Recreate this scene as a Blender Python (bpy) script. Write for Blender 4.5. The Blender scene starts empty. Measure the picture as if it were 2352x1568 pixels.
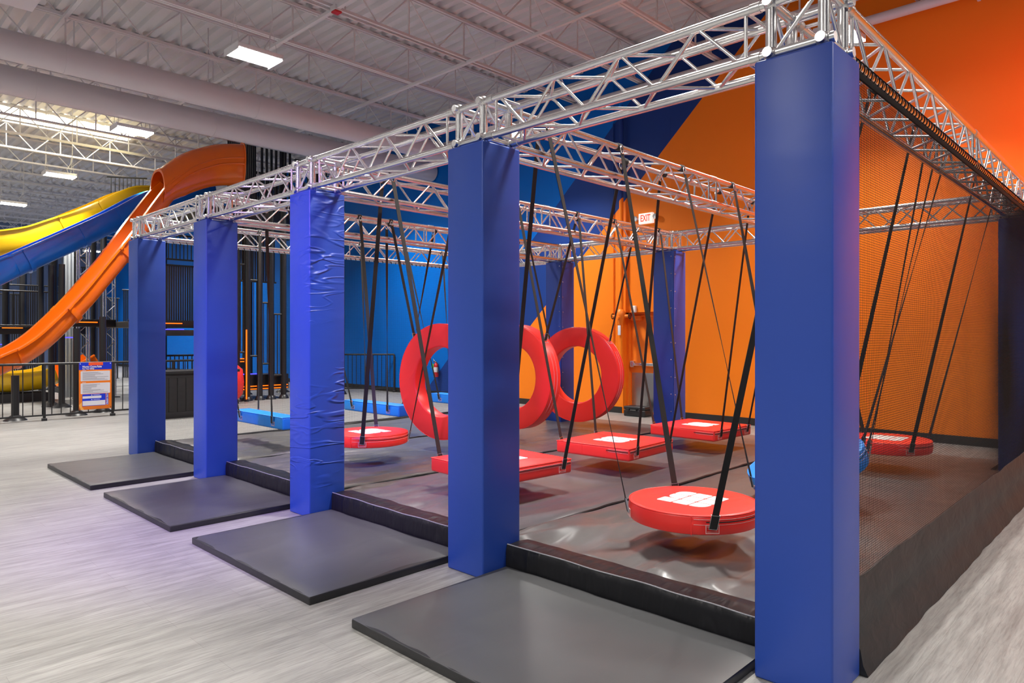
import bpy, math, random
from mathutils import Vector, Matrix, noise

random.seed(7)
scene = bpy.context.scene
col = scene.collection
PI = math.pi
R = math.radians

# ------------------------------------------------------------------ camera, world, light, exposure
CAM = Vector((-3.124, -1.083, 1.6))
FOC = 1588.0
FWD = Vector((0.7192, 0.6948)); RGT = Vector((0.6948, -0.7192))
cd = bpy.data.cameras.new('camera'); cam = bpy.data.objects.new('camera', cd); col.objects.link(cam)
cam.location = CAM
cam.rotation_euler = (R(90), 0, -math.atan2(FWD.x, FWD.y))
cd.sensor_width = 36.0; cd.lens = FOC / 2352 * 36.0
cd.shift_y = -13.0 / 2352
cd.clip_start = 0.05; cd.clip_end = 200
scene.camera = cam

world = bpy.data.worlds.new('world'); scene.world = world; world.use_nodes = True
wb = world.node_tree.nodes['Background']
wb.inputs[0].default_value = (0.92, 0.91, 0.92, 1); wb.inputs[1].default_value = 0.21

scene.view_settings.view_transform = 'Standard'
scene.view_settings.look = 'None'
scene.view_settings.gamma = 1.0
scene.view_settings.use_curve_mapping = False
scene.view_settings.exposure = 0.82
LAMP = 105.0           # watts of each high bay lamp
SPREAD = 130.0         # beam angle of its ribbed lens

def spot(name, loc, aim, color, power, angle, blend=0.6, radius=0.15):
    l = bpy.data.lights.new(name, 'SPOT'); l.color = color; l.energy = power
    l.spot_size = R(angle); l.spot_blend = blend; l.shadow_soft_size = radius
    o = bpy.data.objects.new(name, l); col.objects.link(o); o.location = loc
    o.rotation_euler = (Vector(aim) - Vector(loc)).to_track_quat('-Z', 'Y').to_euler()
    return o
spot('violet_wash_light', (-5.2, 3.2, 5.2), (-0.5, 4.9, 1.3), (0.42, 0.20, 1.0), 1500, 50, 0.95)
spot('magenta_wash_light', (6.4, -2.2, 3.9), (8.75, -0.1, 4.0), (1.0, 0.12, 0.50), 300, 84, 1.0)

# ------------------------------------------------------------------ pixel to point helpers
def ray(px, py):
    t = (px - 1176) / FOC
    return Vector((FWD.x + RGT.x*t, FWD.y + RGT.y*t, (771 - py) / FOC))
def at_x(px, py, X): d = ray(px, py); return CAM + d * ((X - CAM.x) / d.x)
def at_y(px, py, Y): d = ray(px, py); return CAM + d * ((Y - CAM.y) / d.y)
def at_z(px, py, Z): d = ray(px, py); return CAM + d * ((Z - CAM.z) / d.z)

# ------------------------------------------------------------------ materials
def mat(name, color, rough=0.5, metal=0.0, spec=0.5, bump=None, emit=None, estr=0.0, sample=True, coat=0.0, var=None):
    m = bpy.data.materials.new(name); m.use_nodes = True
    nt = m.node_tree; b = nt.nodes['Principled BSDF']
    b.inputs['Base Color'].default_value = (*color, 1)
    b.inputs['Roughness'].default_value = rough
    b.inputs['Metallic'].default_value = metal
    b.inputs['Specular IOR Level'].default_value = spec
    if coat: b.inputs['Coat Weight'].default_value = coat; b.inputs['Coat Roughness'].default_value = 0.12
    if emit:
        b.inputs['Emission Color'].default_value = (*emit, 1); b.inputs['Emission Strength'].default_value = estr
        if not sample: m.cycles.emission_sampling = 'NONE'
    tc = None
    if bump or var:
        tc = nt.nodes.new('ShaderNodeTexCoord')
    if bump:          # (scale xyz, noise scale, detail, strength, distance)
        last = None
        for (sc, ns, det, st, dist) in bump:
            mp = nt.nodes.new('ShaderNodeMapping'); mp.inputs['Scale'].default_value = sc
            nz = nt.nodes.new('ShaderNodeTexNoise'); nz.inputs['Scale'].default_value = ns; nz.inputs['Detail'].default_value = det
            nz.inputs['Distortion'].default_value = 0.6
            bp = nt.nodes.new('ShaderNodeBump'); bp.inputs['Strength'].default_value = st; bp.inputs['Distance'].default_value = dist
            nt.links.new(tc.outputs['Object'], mp.inputs[0]); nt.links.new(mp.outputs[0], nz.inputs['Vector'])
            nt.links.new(nz.outputs['Fac'], bp.inputs['Height'])
            if last: nt.links.new(last.outputs[0], bp.inputs['Normal'])
            last = bp
        nt.links.new(last.outputs[0], b.inputs['Normal'])
    if var:           # (amount, scale): faint mottling of the colour, wear of the surface itself
        nz = nt.nodes.new('ShaderNodeTexNoise'); nz.inputs['Scale'].default_value = var[1]; nz.inputs['Detail'].default_value = 4
        nt.links.new(tc.outputs['Object'], nz.inputs['Vector'])
        mx = nt.nodes.new('ShaderNodeMix'); mx.data_type = 'RGBA'
        mx.inputs['A'].default_value = (*[c*(1-var[0]) for c in color], 1)
        mx.inputs['B'].default_value = (*[min(1, c*(1+var[0])) for c in color], 1)
        nt.links.new(nz.outputs['Fac'], mx.inputs['Factor']); nt.links.new(mx.outputs['Result'], b.inputs['Base Color'])
    return m

def ridge_bump(m, scale, ns, width, strength, dist, mask_scale=1.2, lo=0.5, hi=0.68):
    """crease lines: thin ridges along the zero lines of a stretched noise, where a second noise allows them"""
    nt = m.node_tree; b = nt.nodes['Principled BSDF']; N = nt.nodes.new; L = nt.links.new
    tc = N('ShaderNodeTexCoord'); mp = N('ShaderNodeMapping'); mp.inputs['Scale'].default_value = scale
    nz = N('ShaderNodeTexNoise'); nz.inputs['Scale'].default_value = ns; nz.inputs['Detail'].default_value = 1; nz.inputs['Distortion'].default_value = 0.8
    L(tc.outputs['Object'], mp.inputs[0]); L(mp.outputs[0], nz.inputs['Vector'])
    s = N('ShaderNodeMath'); s.operation = 'SUBTRACT'; s.inputs[1].default_value = 0.5; L(nz.outputs['Fac'], s.inputs[0])
    a = N('ShaderNodeMath'); a.operation = 'ABSOLUTE'; L(s.outputs[0], a.inputs[0])
    r = N('ShaderNodeMapRange'); r.inputs['From Min'].default_value = width; r.inputs['From Max'].default_value = 0.0
    r.interpolation_type = 'SMOOTHSTEP'; L(a.outputs[0], r.inputs['Value'])
    mk = N('ShaderNodeTexNoise'); mk.inputs['Scale'].default_value = mask_scale; L(tc.outputs['Object'], mk.inputs['Vector'])
    mr = N('ShaderNodeMapRange'); mr.inputs['From Min'].default_value = lo; mr.inputs['From Max'].default_value = hi; L(mk.outputs['Fac'], mr.inputs['Value'])
    mu = N('ShaderNodeMath'); mu.operation = 'MULTIPLY'; L(r.outputs['Result'], mu.inputs[0]); L(mr.outputs['Result'], mu.inputs[1])
    bp = N('ShaderNodeBump'); bp.inputs['Strength'].default_value = strength; bp.inputs['Distance'].default_value = dist
    L(mu.outputs[0], bp.inputs['Height'])
    if b.inputs['Normal'].links: L(b.inputs['Normal'].links[0].from_socket, bp.inputs['Normal'])
    L(bp.outputs[0], b.inputs['Normal'])
    return m

M = {}
M['column'] = ridge_bump(mat('blue_vinyl', (0.018, 0.064, 0.37), 0.42, bump=[((1, 1, 2.2), 1.6, 2, 0.25, 0.02)]), (1.0, 1.0, 6), 1.1, 0.06, 0.30, 0.008, 1.1, 0.58, 0.75)
M['column_creased'] = ridge_bump(mat('creased_blue_vinyl', (0.018, 0.064, 0.37), 0.40, bump=[((1, 1, 2.5), 2.0, 2, 0.35, 0.02)]), (1.5, 1.5, 7), 1.3, 0.075, 0.9, 0.016, 1.0, 0.46, 0.62)
M['red'] = ridge_bump(mat('red_vinyl', (0.92, 0.036, 0.028), 0.36, bump=[((1, 1, 1), 3.0, 2, 0.25, 0.02)]), (1.5, 1.5, 1.5), 1.6, 0.06, 0.14, 0.01, 2.5, 0.52, 0.7)
M['sky'] = mat('light_blue_vinyl', (0.012, 0.25, 0.80), 0.38, bump=[((1, 1, 1), 5.0, 2, 0.35, 0.02)])
M['white'] = mat('white_print', (0.86, 0.85, 0.82), 0.5, bump=[((1, 1, 1), 60, 2, 0.05, 0.002)])
M['mat'] = ridge_bump(mat('charcoal_mat_vinyl', (0.066, 0.067, 0.069), 0.36, bump=[((0.8, 0.8, 1), 1.4, 2, 0.35, 0.03)]), (0.8, 2.2, 1), 0.9, 0.05, 0.16, 0.010, 1.3, 0.52, 0.70)
M['mat_side'] = mat('black_mat_side', (0.016, 0.016, 0.018), 0.45, bump=[((1, 1, 1), 6, 2, 0.2, 0.01)])
M['kerb'] = mat('black_vinyl', (0.012, 0.012, 0.014), 0.38, spec=0.2, bump=[((1, 4, 1), 2.5, 2, 0.7, 0.03)])
M['welt'] = mat('grey_piping', (0.22, 0.22, 0.24), 0.25, bump=[((1, 1, 1), 30, 1, 0.1, 0.001)])
M['landing'] = ridge_bump(mat('grey_brown_vinyl', (0.105, 0.099, 0.098), 0.34, spec=0.5, bump=[((0.6, 1.6, 1), 2.0, 1, 0.25, 0.03)]), (0.5, 2.2, 1), 1.3, 0.08, 0.22, 0.014, 0.9, 0.46, 0.64)
M['strap'] = mat('black_webbing', (0.014, 0.013, 0.013), 0.62, bump=[((1, 1, 1), 180, 1, 0.25, 0.001)])
M['stitch'] = mat('pale_stitching', (0.75, 0.45, 0.42), 0.6, bump=[((1, 1, 1), 250, 1, 0.2, 0.001)])
M['alu'] = mat('brushed_aluminium', (0.76, 0.755, 0.75), 0.27, 1.0, bump=[((1, 1, 1), 9, 2, 0.04, 0.004)])
M['alu_dull'] = mat('cast_aluminium', (0.68, 0.67, 0.66), 0.34, 1.0, bump=[((1, 1, 1), 40, 2, 0.1, 0.002)])
M['steel'] = mat('chrome_steel', (0.72, 0.72, 0.72), 0.25, 1.0, bump=[((1, 1, 1), 30, 2, 0.05, 0.002)])
M['black_metal'] = mat('black_powder_coat', (0.013, 0.013, 0.015), 0.38, bump=[((1, 1, 1), 60, 2, 0.08, 0.002)])
M['black_board'] = mat('black_board', (0.016, 0.016, 0.018), 0.55, bump=[((1, 1, 1), 12, 2, 0.1, 0.004)])
M['net'] = mat('black_net_cord', (0.008, 0.0075, 0.008), 0.75, spec=0.15, bump=[((1, 1, 1), 90, 1, 0.1, 0.001)])
M['net_hem'] = mat('black_net_hem', (0.012, 0.0135, 0.016), 0.55, bump=[((1, 1, 2), 7, 3, 0.4, 0.02)])
M['roof'] = mat('white_painted_steel', (0.66, 0.645, 0.66), 0.55, bump=[((1, 1, 1), 20, 2, 0.06, 0.003)], var=(0.05, 2.0))
M['duct'] = mat('painted_duct', (0.60, 0.57, 0.60), 0.5, bump=[((12, 1, 1), 1.0, 1, 0.08, 0.01)])
M['lamp'] = mat('lamp_diffuser', (0.9, 0.9, 0.9), 0.4, emit=(1.0, 0.97, 0.92), estr=16.0, sample=False, bump=[((1, 1, 1), 20, 1, 0.05, 0.002)])
M['lamp_body'] = mat('lamp_housing', (0.75, 0.74, 0.76), 0.45, bump=[((1, 1, 1), 20, 1, 0.05, 0.002)])
M['skylight'] = mat('skylight_glazing', (0.9, 0.9, 0.85), 0.4, emit=(1.0, 0.95, 0.80), estr=7.0, bump=[((1, 1, 1), 8, 1, 0.05, 0.002)])
M['orange_gel'] = mat('orange_fibreglass', (0.93, 0.165, 0.004), 0.22, coat=0.3, bump=[((1, 1, 1), 1.2, 2, 0.08, 0.03)])
M['blue_gel'] = mat('blue_fibreglass', (0.010, 0.15, 0.68), 0.22, coat=0.3, bump=[((1, 1, 1), 1.2, 2, 0.08, 0.03)])
M['yellow_gel'] = mat('yellow_fibreglass', (0.80, 0.50, 0.008), 0.25, coat=0.3, bump=[((1, 1, 1), 1.2, 2, 0.08, 0.03)])
M['led_orange'] = mat('orange_led', (0.05, 0.01, 0.0), 0.4, emit=(1.0, 0.13, 0.004), estr=1.5, sample=False, bump=[((1, 1, 1), 30, 1, 0.05, 0.001)])
M['led_blue'] = mat('blue_led', (0.01, 0.01, 0.05), 0.4, emit=(0.05, 0.04, 1.0), estr=2.2, sample=False, bump=[((1, 1, 1), 30, 1, 0.05, 0.001)])
M['fire_red'] = mat('fire_red_paint', (0.55, 0.015, 0.02), 0.35, bump=[((1, 1, 1), 30, 1, 0.05, 0.001)])
M['green_tag'] = mat('green_tag', (0.05, 0.6, 0.15), 0.5, bump=[((1, 1, 1), 30, 1, 0.05, 0.001)])
M['door'] = mat('orange_paint', (0.92, 0.225, 0.012), 0.45, bump=[((1, 1, 1), 25, 2, 0.04, 0.002)])
M['kick'] = mat('brushed_steel_plate', (0.45, 0.45, 0.44), 0.32, 1.0, bump=[((40, 40, 1), 2, 1, 0.05, 0.002)])
M['sign_blue'] = mat('sign_blue', (0.006, 0.035, 0.62), 0.4, bump=[((1, 1, 1), 40, 1, 0.02, 0.001)])
M['sign_orange'] = mat('sign_orange', (0.88, 0.20, 0.008), 0.4, bump=[((1, 1, 1), 40, 1, 0.02, 0.001)])
M['sign_coral'] = mat('sign_coral', (0.90, 0.10, 0.03), 0.4, bump=[((1, 1, 1), 40, 1, 0.02, 0.001)])
M['sign_amber'] = mat('sign_amber', (0.90, 0.42, 0.08), 0.4, bump=[((1, 1, 1), 40, 1, 0.02, 0.001)])
M['sign_pale'] = mat('sign_pale', (0.72, 0.70, 0.76), 0.4, bump=[((1, 1, 1), 40, 1, 0.02, 0.001)])
M['sign_ink'] = mat('sign_ink', (0.28, 0.27, 0.31), 0.5, bump=[((1, 1, 1), 40, 1, 0.02, 0.001)])
M['exit_face'] = mat('exit_face', (0.85, 0.80, 0.74), 0.4, bump=[((1, 1, 1), 40, 1, 0.02, 0.001)])
M['exit_red'] = mat('exit_letters', (0.75, 0.03, 0.02), 0.4, emit=(1.0, 0.08, 0.04), estr=0.6, sample=False, bump=[((1, 1, 1), 40, 1, 0.02, 0.001)])
M['exit_lit'] = mat('exit_lit_face', (0.85, 0.80, 0.74), 0.4, emit=(1.0, 0.93, 0.85), estr=0.35, sample=False, bump=[((1, 1, 1), 40, 1, 0.02, 0.001)])
M['baseboard'] = mat('black_rubber', (0.018, 0.018, 0.018), 0.5, bump=[((1, 1, 1), 20, 1, 0.05, 0.002)])
M['case'] = mat('black_plastic', (0.018, 0.019, 0.021), 0.4, bump=[((1, 1, 1), 60, 1, 0.1, 0.002)])
M['far'] = mat('blue_grey_wall', (0.16, 0.22, 0.36), 0.6, bump=[((1, 1, 1), 10, 1, 0.03, 0.002)])
M['near'] = mat('charcoal_light_block', (0.10, 0.11, 0.16), 0.6, bump=[((1, 1, 1), 10, 1, 0.03, 0.002)])  # dark tone of the added light-blocking wall
M['drape'] = mat('grey_curtain', (0.35, 0.37, 0.38), 0.7, bump=[((6, 6, 1), 2, 1, 0.5, 0.02)])

def floor_material():
    m = bpy.data.materials.new('wood_look_vinyl_planks'); m.use_nodes = True
    nt = m.node_tree; b = nt.nodes['Principled BSDF']; N = nt.nodes.new; L = nt.links.new
    tc = N('ShaderNodeTexCoord')
    def streak(sx, sy, scale, det):
        mp = N('ShaderNodeMapping'); mp.inputs['Scale'].default_value = (sx, sy, 1)
        nz = N('ShaderNodeTexNoise'); nz.inputs['Scale'].default_value = scale; nz.inputs['Detail'].default_value = det
        nz.inputs['Roughness'].default_value = 0.65; nz.inputs['Distortion'].default_value = 0.4
        L(tc.outputs['Object'], mp.inputs[0]); L(mp.outputs[0], nz.inputs['Vector']); return nz
    n1 = streak(0.8, 9, 2.0, 7); n2 = streak(2.5, 40, 2.0, 5); n3 = streak(0.5, 1.2, 1.0, 3)
    br = N('ShaderNodeTexBrick'); br.offset = 0.37; br.inputs['Scale'].default_value = 1.0
    br.inputs['Brick Width'].default_value = 1.22; br.inputs['Row Height'].default_value = 0.18
    br.inputs['Mortar Size'].default_value = 0.0012; br.inputs['Mortar Smooth'].default_value = 0.1
    br.inputs['Color1'].default_value = (0.98, 0.98, 0.98, 1); br.inputs['Color2'].default_value = (0.90, 0.90, 0.905, 1); br.inputs['Mortar'].default_value = (0.70, 0.69, 0.68, 1)
    L(tc.outputs['Object'], br.inputs['Vector'])
    r1 = N('ShaderNodeValToRGB'); e = r1.color_ramp.elements
    e[0].position = 0.30; e[0].color = (0.22, 0.214, 0.204, 1); e[1].position = 0.62; e[1].color = (0.345, 0.337, 0.322, 1)
    L(n1.outputs['Fac'], r1.inputs[0])
    r2 = N('ShaderNodeValToRGB'); e = r2.color_ramp.elements
    e[0].position = 0.30; e[0].color = (0.68, 0.68, 0.68, 1); e[1].position = 0.55; e[1].color = (1, 1, 1, 1)
    L(n2.outputs['Fac'], r2.inputs[0])
    def mul(a, bb, f=1.0):
        x = N('ShaderNodeMix'); x.data_type = 'RGBA'; x.blend_type = 'MULTIPLY'; x.inputs['Factor'].default_value = f
        L(a, x.inputs['A']); L(bb, x.inputs['B']); return x.outputs['Result']
    c = mul(mul(r1.outputs[0], r2.outputs[0]), br.outputs['Color'])
    L(c, b.inputs['Base Color'])
    rr = N('ShaderNodeMapRange'); rr.inputs['To Min'].default_value = 0.36; rr.inputs['To Max'].default_value = 0.58
    L(n3.outputs['Fac'], rr.inputs['Value']); L(rr.outputs['Result'], b.inputs['Roughness'])
    bp = N('ShaderNodeBump'); bp.inputs['Strength'].default_value = 0.12; bp.inputs['Distance'].default_value = 0.003
    L(n2.outputs['Fac'], bp.inputs['Height']); L(bp.outputs[0], b.inputs['Normal'])
    return m
M['floor'] = floor_material()

WALLX = 8.75
def mural_material():
    """painted wall: orange, navy and blue fields parted by straight diagonal edges"""
    m = bpy.data.materials.new('mural_paint'); m.use_nodes = True
    nt = m.node_tree; b = nt.nodes['Principled BSDF']; N = nt.nodes.new; L = nt.links.new
    g = N('ShaderNodeNewGeometry'); sp = N('ShaderNodeSeparateXYZ'); L(g.outputs['Position'], sp.inputs[0])
    def side(p, q):
        p = at_x(*p, WALLX); q = at_x(*q, WALLX)
        ny, nz = (q.z - p.z), -(q.y - p.y); c = ny*p.y + nz*p.z
        a = N('ShaderNodeMath'); a.operation = 'MULTIPLY'; a.inputs[1].default_value = ny; L(sp.outputs['Y'], a.inputs[0])
        d = N('ShaderNodeMath'); d.operation = 'MULTIPLY_ADD'; d.inputs[1].default_value = nz; L(sp.outputs['Z'], d.inputs[0]); L(a.outputs[0], d.inputs[2])
        t = N('ShaderNodeMath'); t.operation = 'GREATER_THAN'; t.inputs[1].default_value = c; L(d.outputs[0], t.inputs[0])
        return t.outputs[0]
    s1 = side((1219, 747), (1712, 94)); s2 = side((977, 898), (1391, 313))
    def mix(f, A, B):
        x = N('ShaderNodeMix'); x.data_type = 'RGBA'; L(f, x.inputs['Factor'])
        for s, v in (('A', A), ('B', B)):
            if isinstance(v, tuple): x.inputs[s].default_value = (*v, 1)
            else: L(v, x.inputs[s])
        return x.outputs['Result']
    c = mix(s1, (0.92, 0.225, 0.012), mix(s2, (0.012, 0.045, 0.23), (0.0, 0.145, 0.60)))
    L(c, b.inputs['Base Color']); b.inputs['Roughness'].default_value = 0.48; b.inputs['Specular IOR Level'].default_value = 0.2
    # panel joints every few metres, cut as fine grooves
    w = N('ShaderNodeMath'); w.operation = 'PINGPONG'; w.inputs[1].default_value = 1.52; L(sp.outputs['Y'], w.inputs[0])
    lt = N('ShaderNodeMath'); lt.operation = 'LESS_THAN'; lt.inputs[1].default_value = 0.008; L(w.outputs[0], lt.inputs[0])
    bp = N('ShaderNodeBump'); bp.invert = True; bp.inputs['Strength'].default_value = 0.8; bp.inputs['Distance'].default_value = 0.01
    L(lt.outputs[0], bp.inputs['Height']); L(bp.outputs[0], b.inputs['Normal'])
    return m
M['mural'] = mural_material()

# ------------------------------------------------------------------ mesh helpers
class MB:
    def __init__(s): s.v = []; s.f = []
    def add(s, vs, fs):
        n = len(s.v); s.v += [tuple(v) for v in vs]; s.f += [tuple(i + n for i in f) for f in fs]; return s
    def box(s, x0, x1, y0, y1, z0, z1):
        vs = [(x0,y0,z0),(x1,y0,z0),(x1,y1,z0),(x0,y1,z0),(x0,y0,z1),(x1,y0,z1),(x1,y1,z1),(x0,y1,z1)]
        return s.add(vs, [(3,2,1,0),(4,5,6,7),(0,1,5,4),(1,2,6,5),(2,3,7,6),(3,0,4,7)])
    def rbox(s, x0, x1, y0, y1, z0, z1, r=0.01, k=3):
        """box with rounded vertical edges and eased top and bottom rims"""
        def ring(ins, z):
            pts = []
            rr = max(r - ins, 0.0005)
            for cx, cy, a0 in ((x1-r, y1-r, 0), (x0+r, y1-r, PI/2), (x0+r, y0+r, PI), (x1-r, y0+r, 1.5*PI)):
                for i in range(k+1):
                    a = a0 + PI/2*i/k; pts.append((cx + rr*math.cos(a), cy + rr*math.sin(a), z))
            return pts
        rings = []
        for i in range(k+1):
            a = PI/2*i/k; rings.append(ring(r*(1-math.sin(a)), z0 + r*(1-math.cos(a))))
        for i in range(k+1):
            a = PI/2*(1-i/k); rings.append(ring(r*(1-math.sin(a)), z1 - r*(1-math.cos(a))))
        return s.loft(rings)
    def loft(s, rings, caps=True, closed=True):
        n = len(rings[0]); vs = [p for rg in rings for p in rg]; fs = []
        for j in range(len(rings)-1):
            for i in range(n if closed else n-1):
                a = j*n + i; b = j*n + (i+1) % n
                fs.append((a, b, b+n, a+n))
        if caps and closed:
            fs.append(tuple(reversed(range(n)))); fs.append(tuple(range((len(rings)-1)*n, len(rings)*n)))
        return s.add(vs, fs)
    def tube(s, p, q, r, n=12, r2=None):
        p = Vector(p); q = Vector(q); d = (q - p).normalized()
        u = d.orthogonal().normalized(); w = d.cross(u)
        r2 = r if r2 is None else r2
        return s.loft([[c + (u*math.cos(2*PI*i/n) + w*math.sin(2*PI*i/n))*rr for i in range(n)] for c, rr in ((p, r), (q, r2))])
    def path(s, pts, r, n=8):
        pts = [Vector(p) for p in pts]; rings = []; u = None
        for i, p in enumerate(pts):
            d = (pts[min(i+1, len(pts)-1)] - pts[max(i-1, 0)]).normalized()
            u = (d.orthogonal() if u is None else u - d*u.dot(d)).normalized(); w = d.cross(u)
            rings.append([p + (u*math.cos(2*PI*k/n) + w*math.sin(2*PI*k/n))*r for k in range(n)])
        return s.loft(rings)
    def lathe(s, prof, n=32, c=(0, 0, 0), axis='z', caps=True):
        rings = []
        for (r, h) in prof:
            rg = []
            for i in range(n):
                a = 2*PI*i/n; x, y = r*math.cos(a), r*math.sin(a)
                p = {'z': (x, y, h), 'x': (h, x, y), 'y': (y, h, x)}[axis]
                rg.append((p[0]+c[0], p[1]+c[1], p[2]+c[2]))
            rings.append(rg)
        return s.loft(rings, caps=caps)
    def ball(s, c, r, n=12, m=7):
        return s.lathe([(max(r*math.sin(PI*j/m), 0.0004), -r*math.cos(PI*j/m)) for j in range(m+1)], n, c)
    def obox(s, c, ax, hs):
        c = Vector(c); ax = [Vector(a) for a in ax]
        vs = [c + ax[0]*hs[0]*i + ax[1]*hs[1]*j + ax[2]*hs[2]*k for k in (-1, 1) for (i, j) in ((-1,-1),(1,-1),(1,1),(-1,1))]
        return s.add(vs, [(3,2,1,0),(4,5,6,7),(0,1,5,4),(1,2,6,5),(2,3,7,6),(3,0,4,7)])
    def mesh(s, name, material, off=(0, 0, 0), smooth=40):
        me = bpy.data.meshes.new(name)
        o = Vector(off)
        me.from_pydata([Vector(v) - o for v in s.v], [], s.f)
        me.materials.append(material)
        if smooth:
            me.polygons.foreach_set('use_smooth', [True]*len(me.polygons)); me.set_sharp_from_angle(angle=R(smooth))
        me.update(); return me

def tag(o, label=None, cat=None, group=None, kind=None):
    if label: o['label'] = label
    if cat: o['category'] = cat
    if group: o['group'] = group
    if kind: o['kind'] = kind
    return o
def part(name, data, m=None, parent=None, off=(0, 0, 0), smooth=40, label=None):
    """links one mesh object; data is an MB or a shared mesh"""
    me = data.mesh(name, m, off, smooth) if isinstance(data, MB) else data
    o = bpy.data.objects.new(name, me); col.objects.link(o)
    if parent: o.parent = parent
    if label: o['label'] = label
    return o
def thing(name, label, cat, loc=(0, 0, 0), rz=0.0, group=None):
    o = bpy.data.objects.new(name, None); col.objects.link(o)
    o.empty_display_size = 0.1; o.location = loc; o.rotation_euler = (0, 0, rz)
    return tag(o, label, cat, group)
def struct(name, mb, m, smooth=0, parent=None):
    o = part(name, mb, m, parent, smooth=smooth)
    if not parent: o['kind'] = 'structure'
    return o
def dup(root, loc, rz=0.0, label=None, group=None):
    r = root.copy(); col.objects.link(r); r.location = loc; r.rotation_euler = (0, 0, rz)
    if label: r['label'] = label
    if group: r['group'] = group
    for ch in list(root.children):
        c = ch.copy(); col.objects.link(c); c.parent = r
        for g in list(ch.children):
            d = g.copy(); col.objects.link(d); d.parent = c
    return r
def text_mesh(body, size, m, name, extrude=0.0006, align='LEFT', bold=0.0):
    cu = bpy.data.curves.new(name, 'FONT'); cu.body = body; cu.size = size; cu.extrude = extrude; cu.align_x = align; cu.align_y = 'CENTER'
    cu.offset = bold; cu.resolution_u = 3
    t = bpy.data.objects.new(name, cu); col.objects.link(t)
    dg = bpy.context.evaluated_depsgraph_get(); dg.update()
    me = bpy.data.meshes.new_from_object(t.evaluated_get(dg)); me.name = name
    bpy.data.objects.remove(t); bpy.data.curves.remove(cu)
    me.materials.clear(); me.materials.append(m)
    return me

# ------------------------------------------------------------------ the setting
X0, Y0, Y1 = -14.0, -9.0, 42.0
DECK = 7.35
struct('floor', MB().box(X0, WALLX+0.6, Y0, Y1, -0.12, 0), M['floor'])
cm = MB(); prof = []
x = X0
while x < WALLX:
    prof += [(x, DECK), (x+0.10, DECK), (x+0.13, DECK+0.075), (x+0.23, DECK+0.075)]; x += 0.26
cm.loft([[(px, y, pz) for px, pz in prof] for y in (Y0, Y1)], closed=False)
struct('ceiling', cm, M['roof'])
DY0, DY1, DZ = 6.20, 7.20, 2.08           # door opening
wm = MB().box(WALLX, WALLX+0.3, Y0, DY0, 0, DECK+0.085).box(WALLX, WALLX+0.3, DY1, Y1, 0, DECK+0.085).box(WALLX, WALLX+0.3, DY0, DY1, DZ, DECK+0.085)
struct('wall_right', wm, M['mural'])
struct('wall_far', MB().box(X0, WALLX, Y1, Y1+0.2, 0, DECK+0.085), M['far'])
struct('light_block_near', MB().box(X0, WALLX, -6.2, -6.0, 0, DECK+0.085), M['near'])  # unseen dark wall, added to block ambient light from the -Y side
struct('baseboard_right', MB().box(WALLX-0.014, WALLX, Y0, DY0-0.02, 0, 0.13).box(WALLX-0.014, WALLX, DY1+0.02, Y1, 0, 0.13), M['baseboard'])
# door in its recess
dr = struct('door_1', MB().box(WALLX+0.2, WALLX+0.245, DY0+0.06, DY1-0.06, 0.008, DZ-0.05), M['door'])
part('door_frame', MB().box(WALLX+0.13, WALLX+0.26, DY0, DY0+0.06, 0, DZ).box(WALLX+0.13, WALLX+0.26, DY1-0.06, DY1, 0, DZ).box(WALLX+0.13, WALLX+0.26, DY0, DY1, DZ-0.05, DZ), M['door'], dr)
part('kick_plate', MB().rbox(WALLX+0.194, WALLX+0.2, DY0+0.09, DY1-0.09, 0.05, 0.84, 0.002), M['kick'], dr, label='brushed steel plate on the lower half')
pb = part('push_bar', MB().rbox(WALLX+0.12, WALLX+0.17, DY0+0.10, DY1-0.16, 0.985, 1.045, 0.01), M['steel'], dr, label='steel push bar')
part('bar_housing', MB().rbox(WALLX+0.11, WALLX+0.2, DY1-0.18, DY1-0.09, 0.955, 1.085, 0.012), M['steel'], pb)
cl = part('door_closer', MB().rbox(WALLX+0.10, WALLX+0.2, DY1-0.36, DY1-0.12, DZ-0.16, DZ-0.06, 0.012), M['door'], dr)
part('closer_arm', MB().tube((WALLX+0.12, DY1-0.35, DZ-0.07), (WALLX+0.1, DY0+0.2, DZ-0.08), 0.012), M['door'], cl)
struct('window_1', MB().box(0.4, 3.6, 20.2, 21.1, DECK-0.04, DECK-0.005), M['skylight'])

# ------------------------------------------------------------------ roof steel
JZ0, JZ1 = 6.62, 7.33
JL0, JL1 = X0+0.2, WALLX-0.02
def joist(Y, detail):
    o = thing('roof_joist', 'white open web steel joist under the corrugated roof', 'roof joist', (0, Y, JZ0), 0, 'open web roof joists')
    part('top_chord', MB().box(JL0, JL1, -0.055, -0.008, 0.665, 0.71).box(JL0, JL1, 0.008, 0.055, 0.665, 0.71), M['roof'], o, smooth=0)
    part('bottom_chord', MB().box(JL0, JL1, -0.05, -0.008, 0.0, 0.045).box(JL0, JL1, 0.008, 0.05, 0.0, 0.045), M['roof'], o, smooth=0)
    xs = []; x = -4.0 if detail else JL0 + 0.3
    up = True; wb_ = MB(); pend = []
    while x + 0.62 < JL1:
        a, b = (0.03, 0.68) if up else (0.68, 0.03)
        pend.append(MB().tube((x, 0, a), (x+0.62, 0, b), 0.013, 6))
        if up: pend.append(MB().box(x+0.62-0.012, x+0.62+0.012, -0.012, 0.012, 0.03, 0.68))
        x += 0.62; up = not up
    if detail:
        for p in pend: part('web_member', p, M['roof'], o)
    else:
        for p in pend: wb_.add(p.v, p.f)
        w = part('web', wb_, M['roof'], o); w['kind'] = 'stuff'
    return o
def joist_copy(src, Y): return dup(src, (0, Y, JZ0))
jd = joist(5.0, True); jf = None
for k in range(1, 8): joist_copy(jd, 5.0 + 1.64*k)
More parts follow.
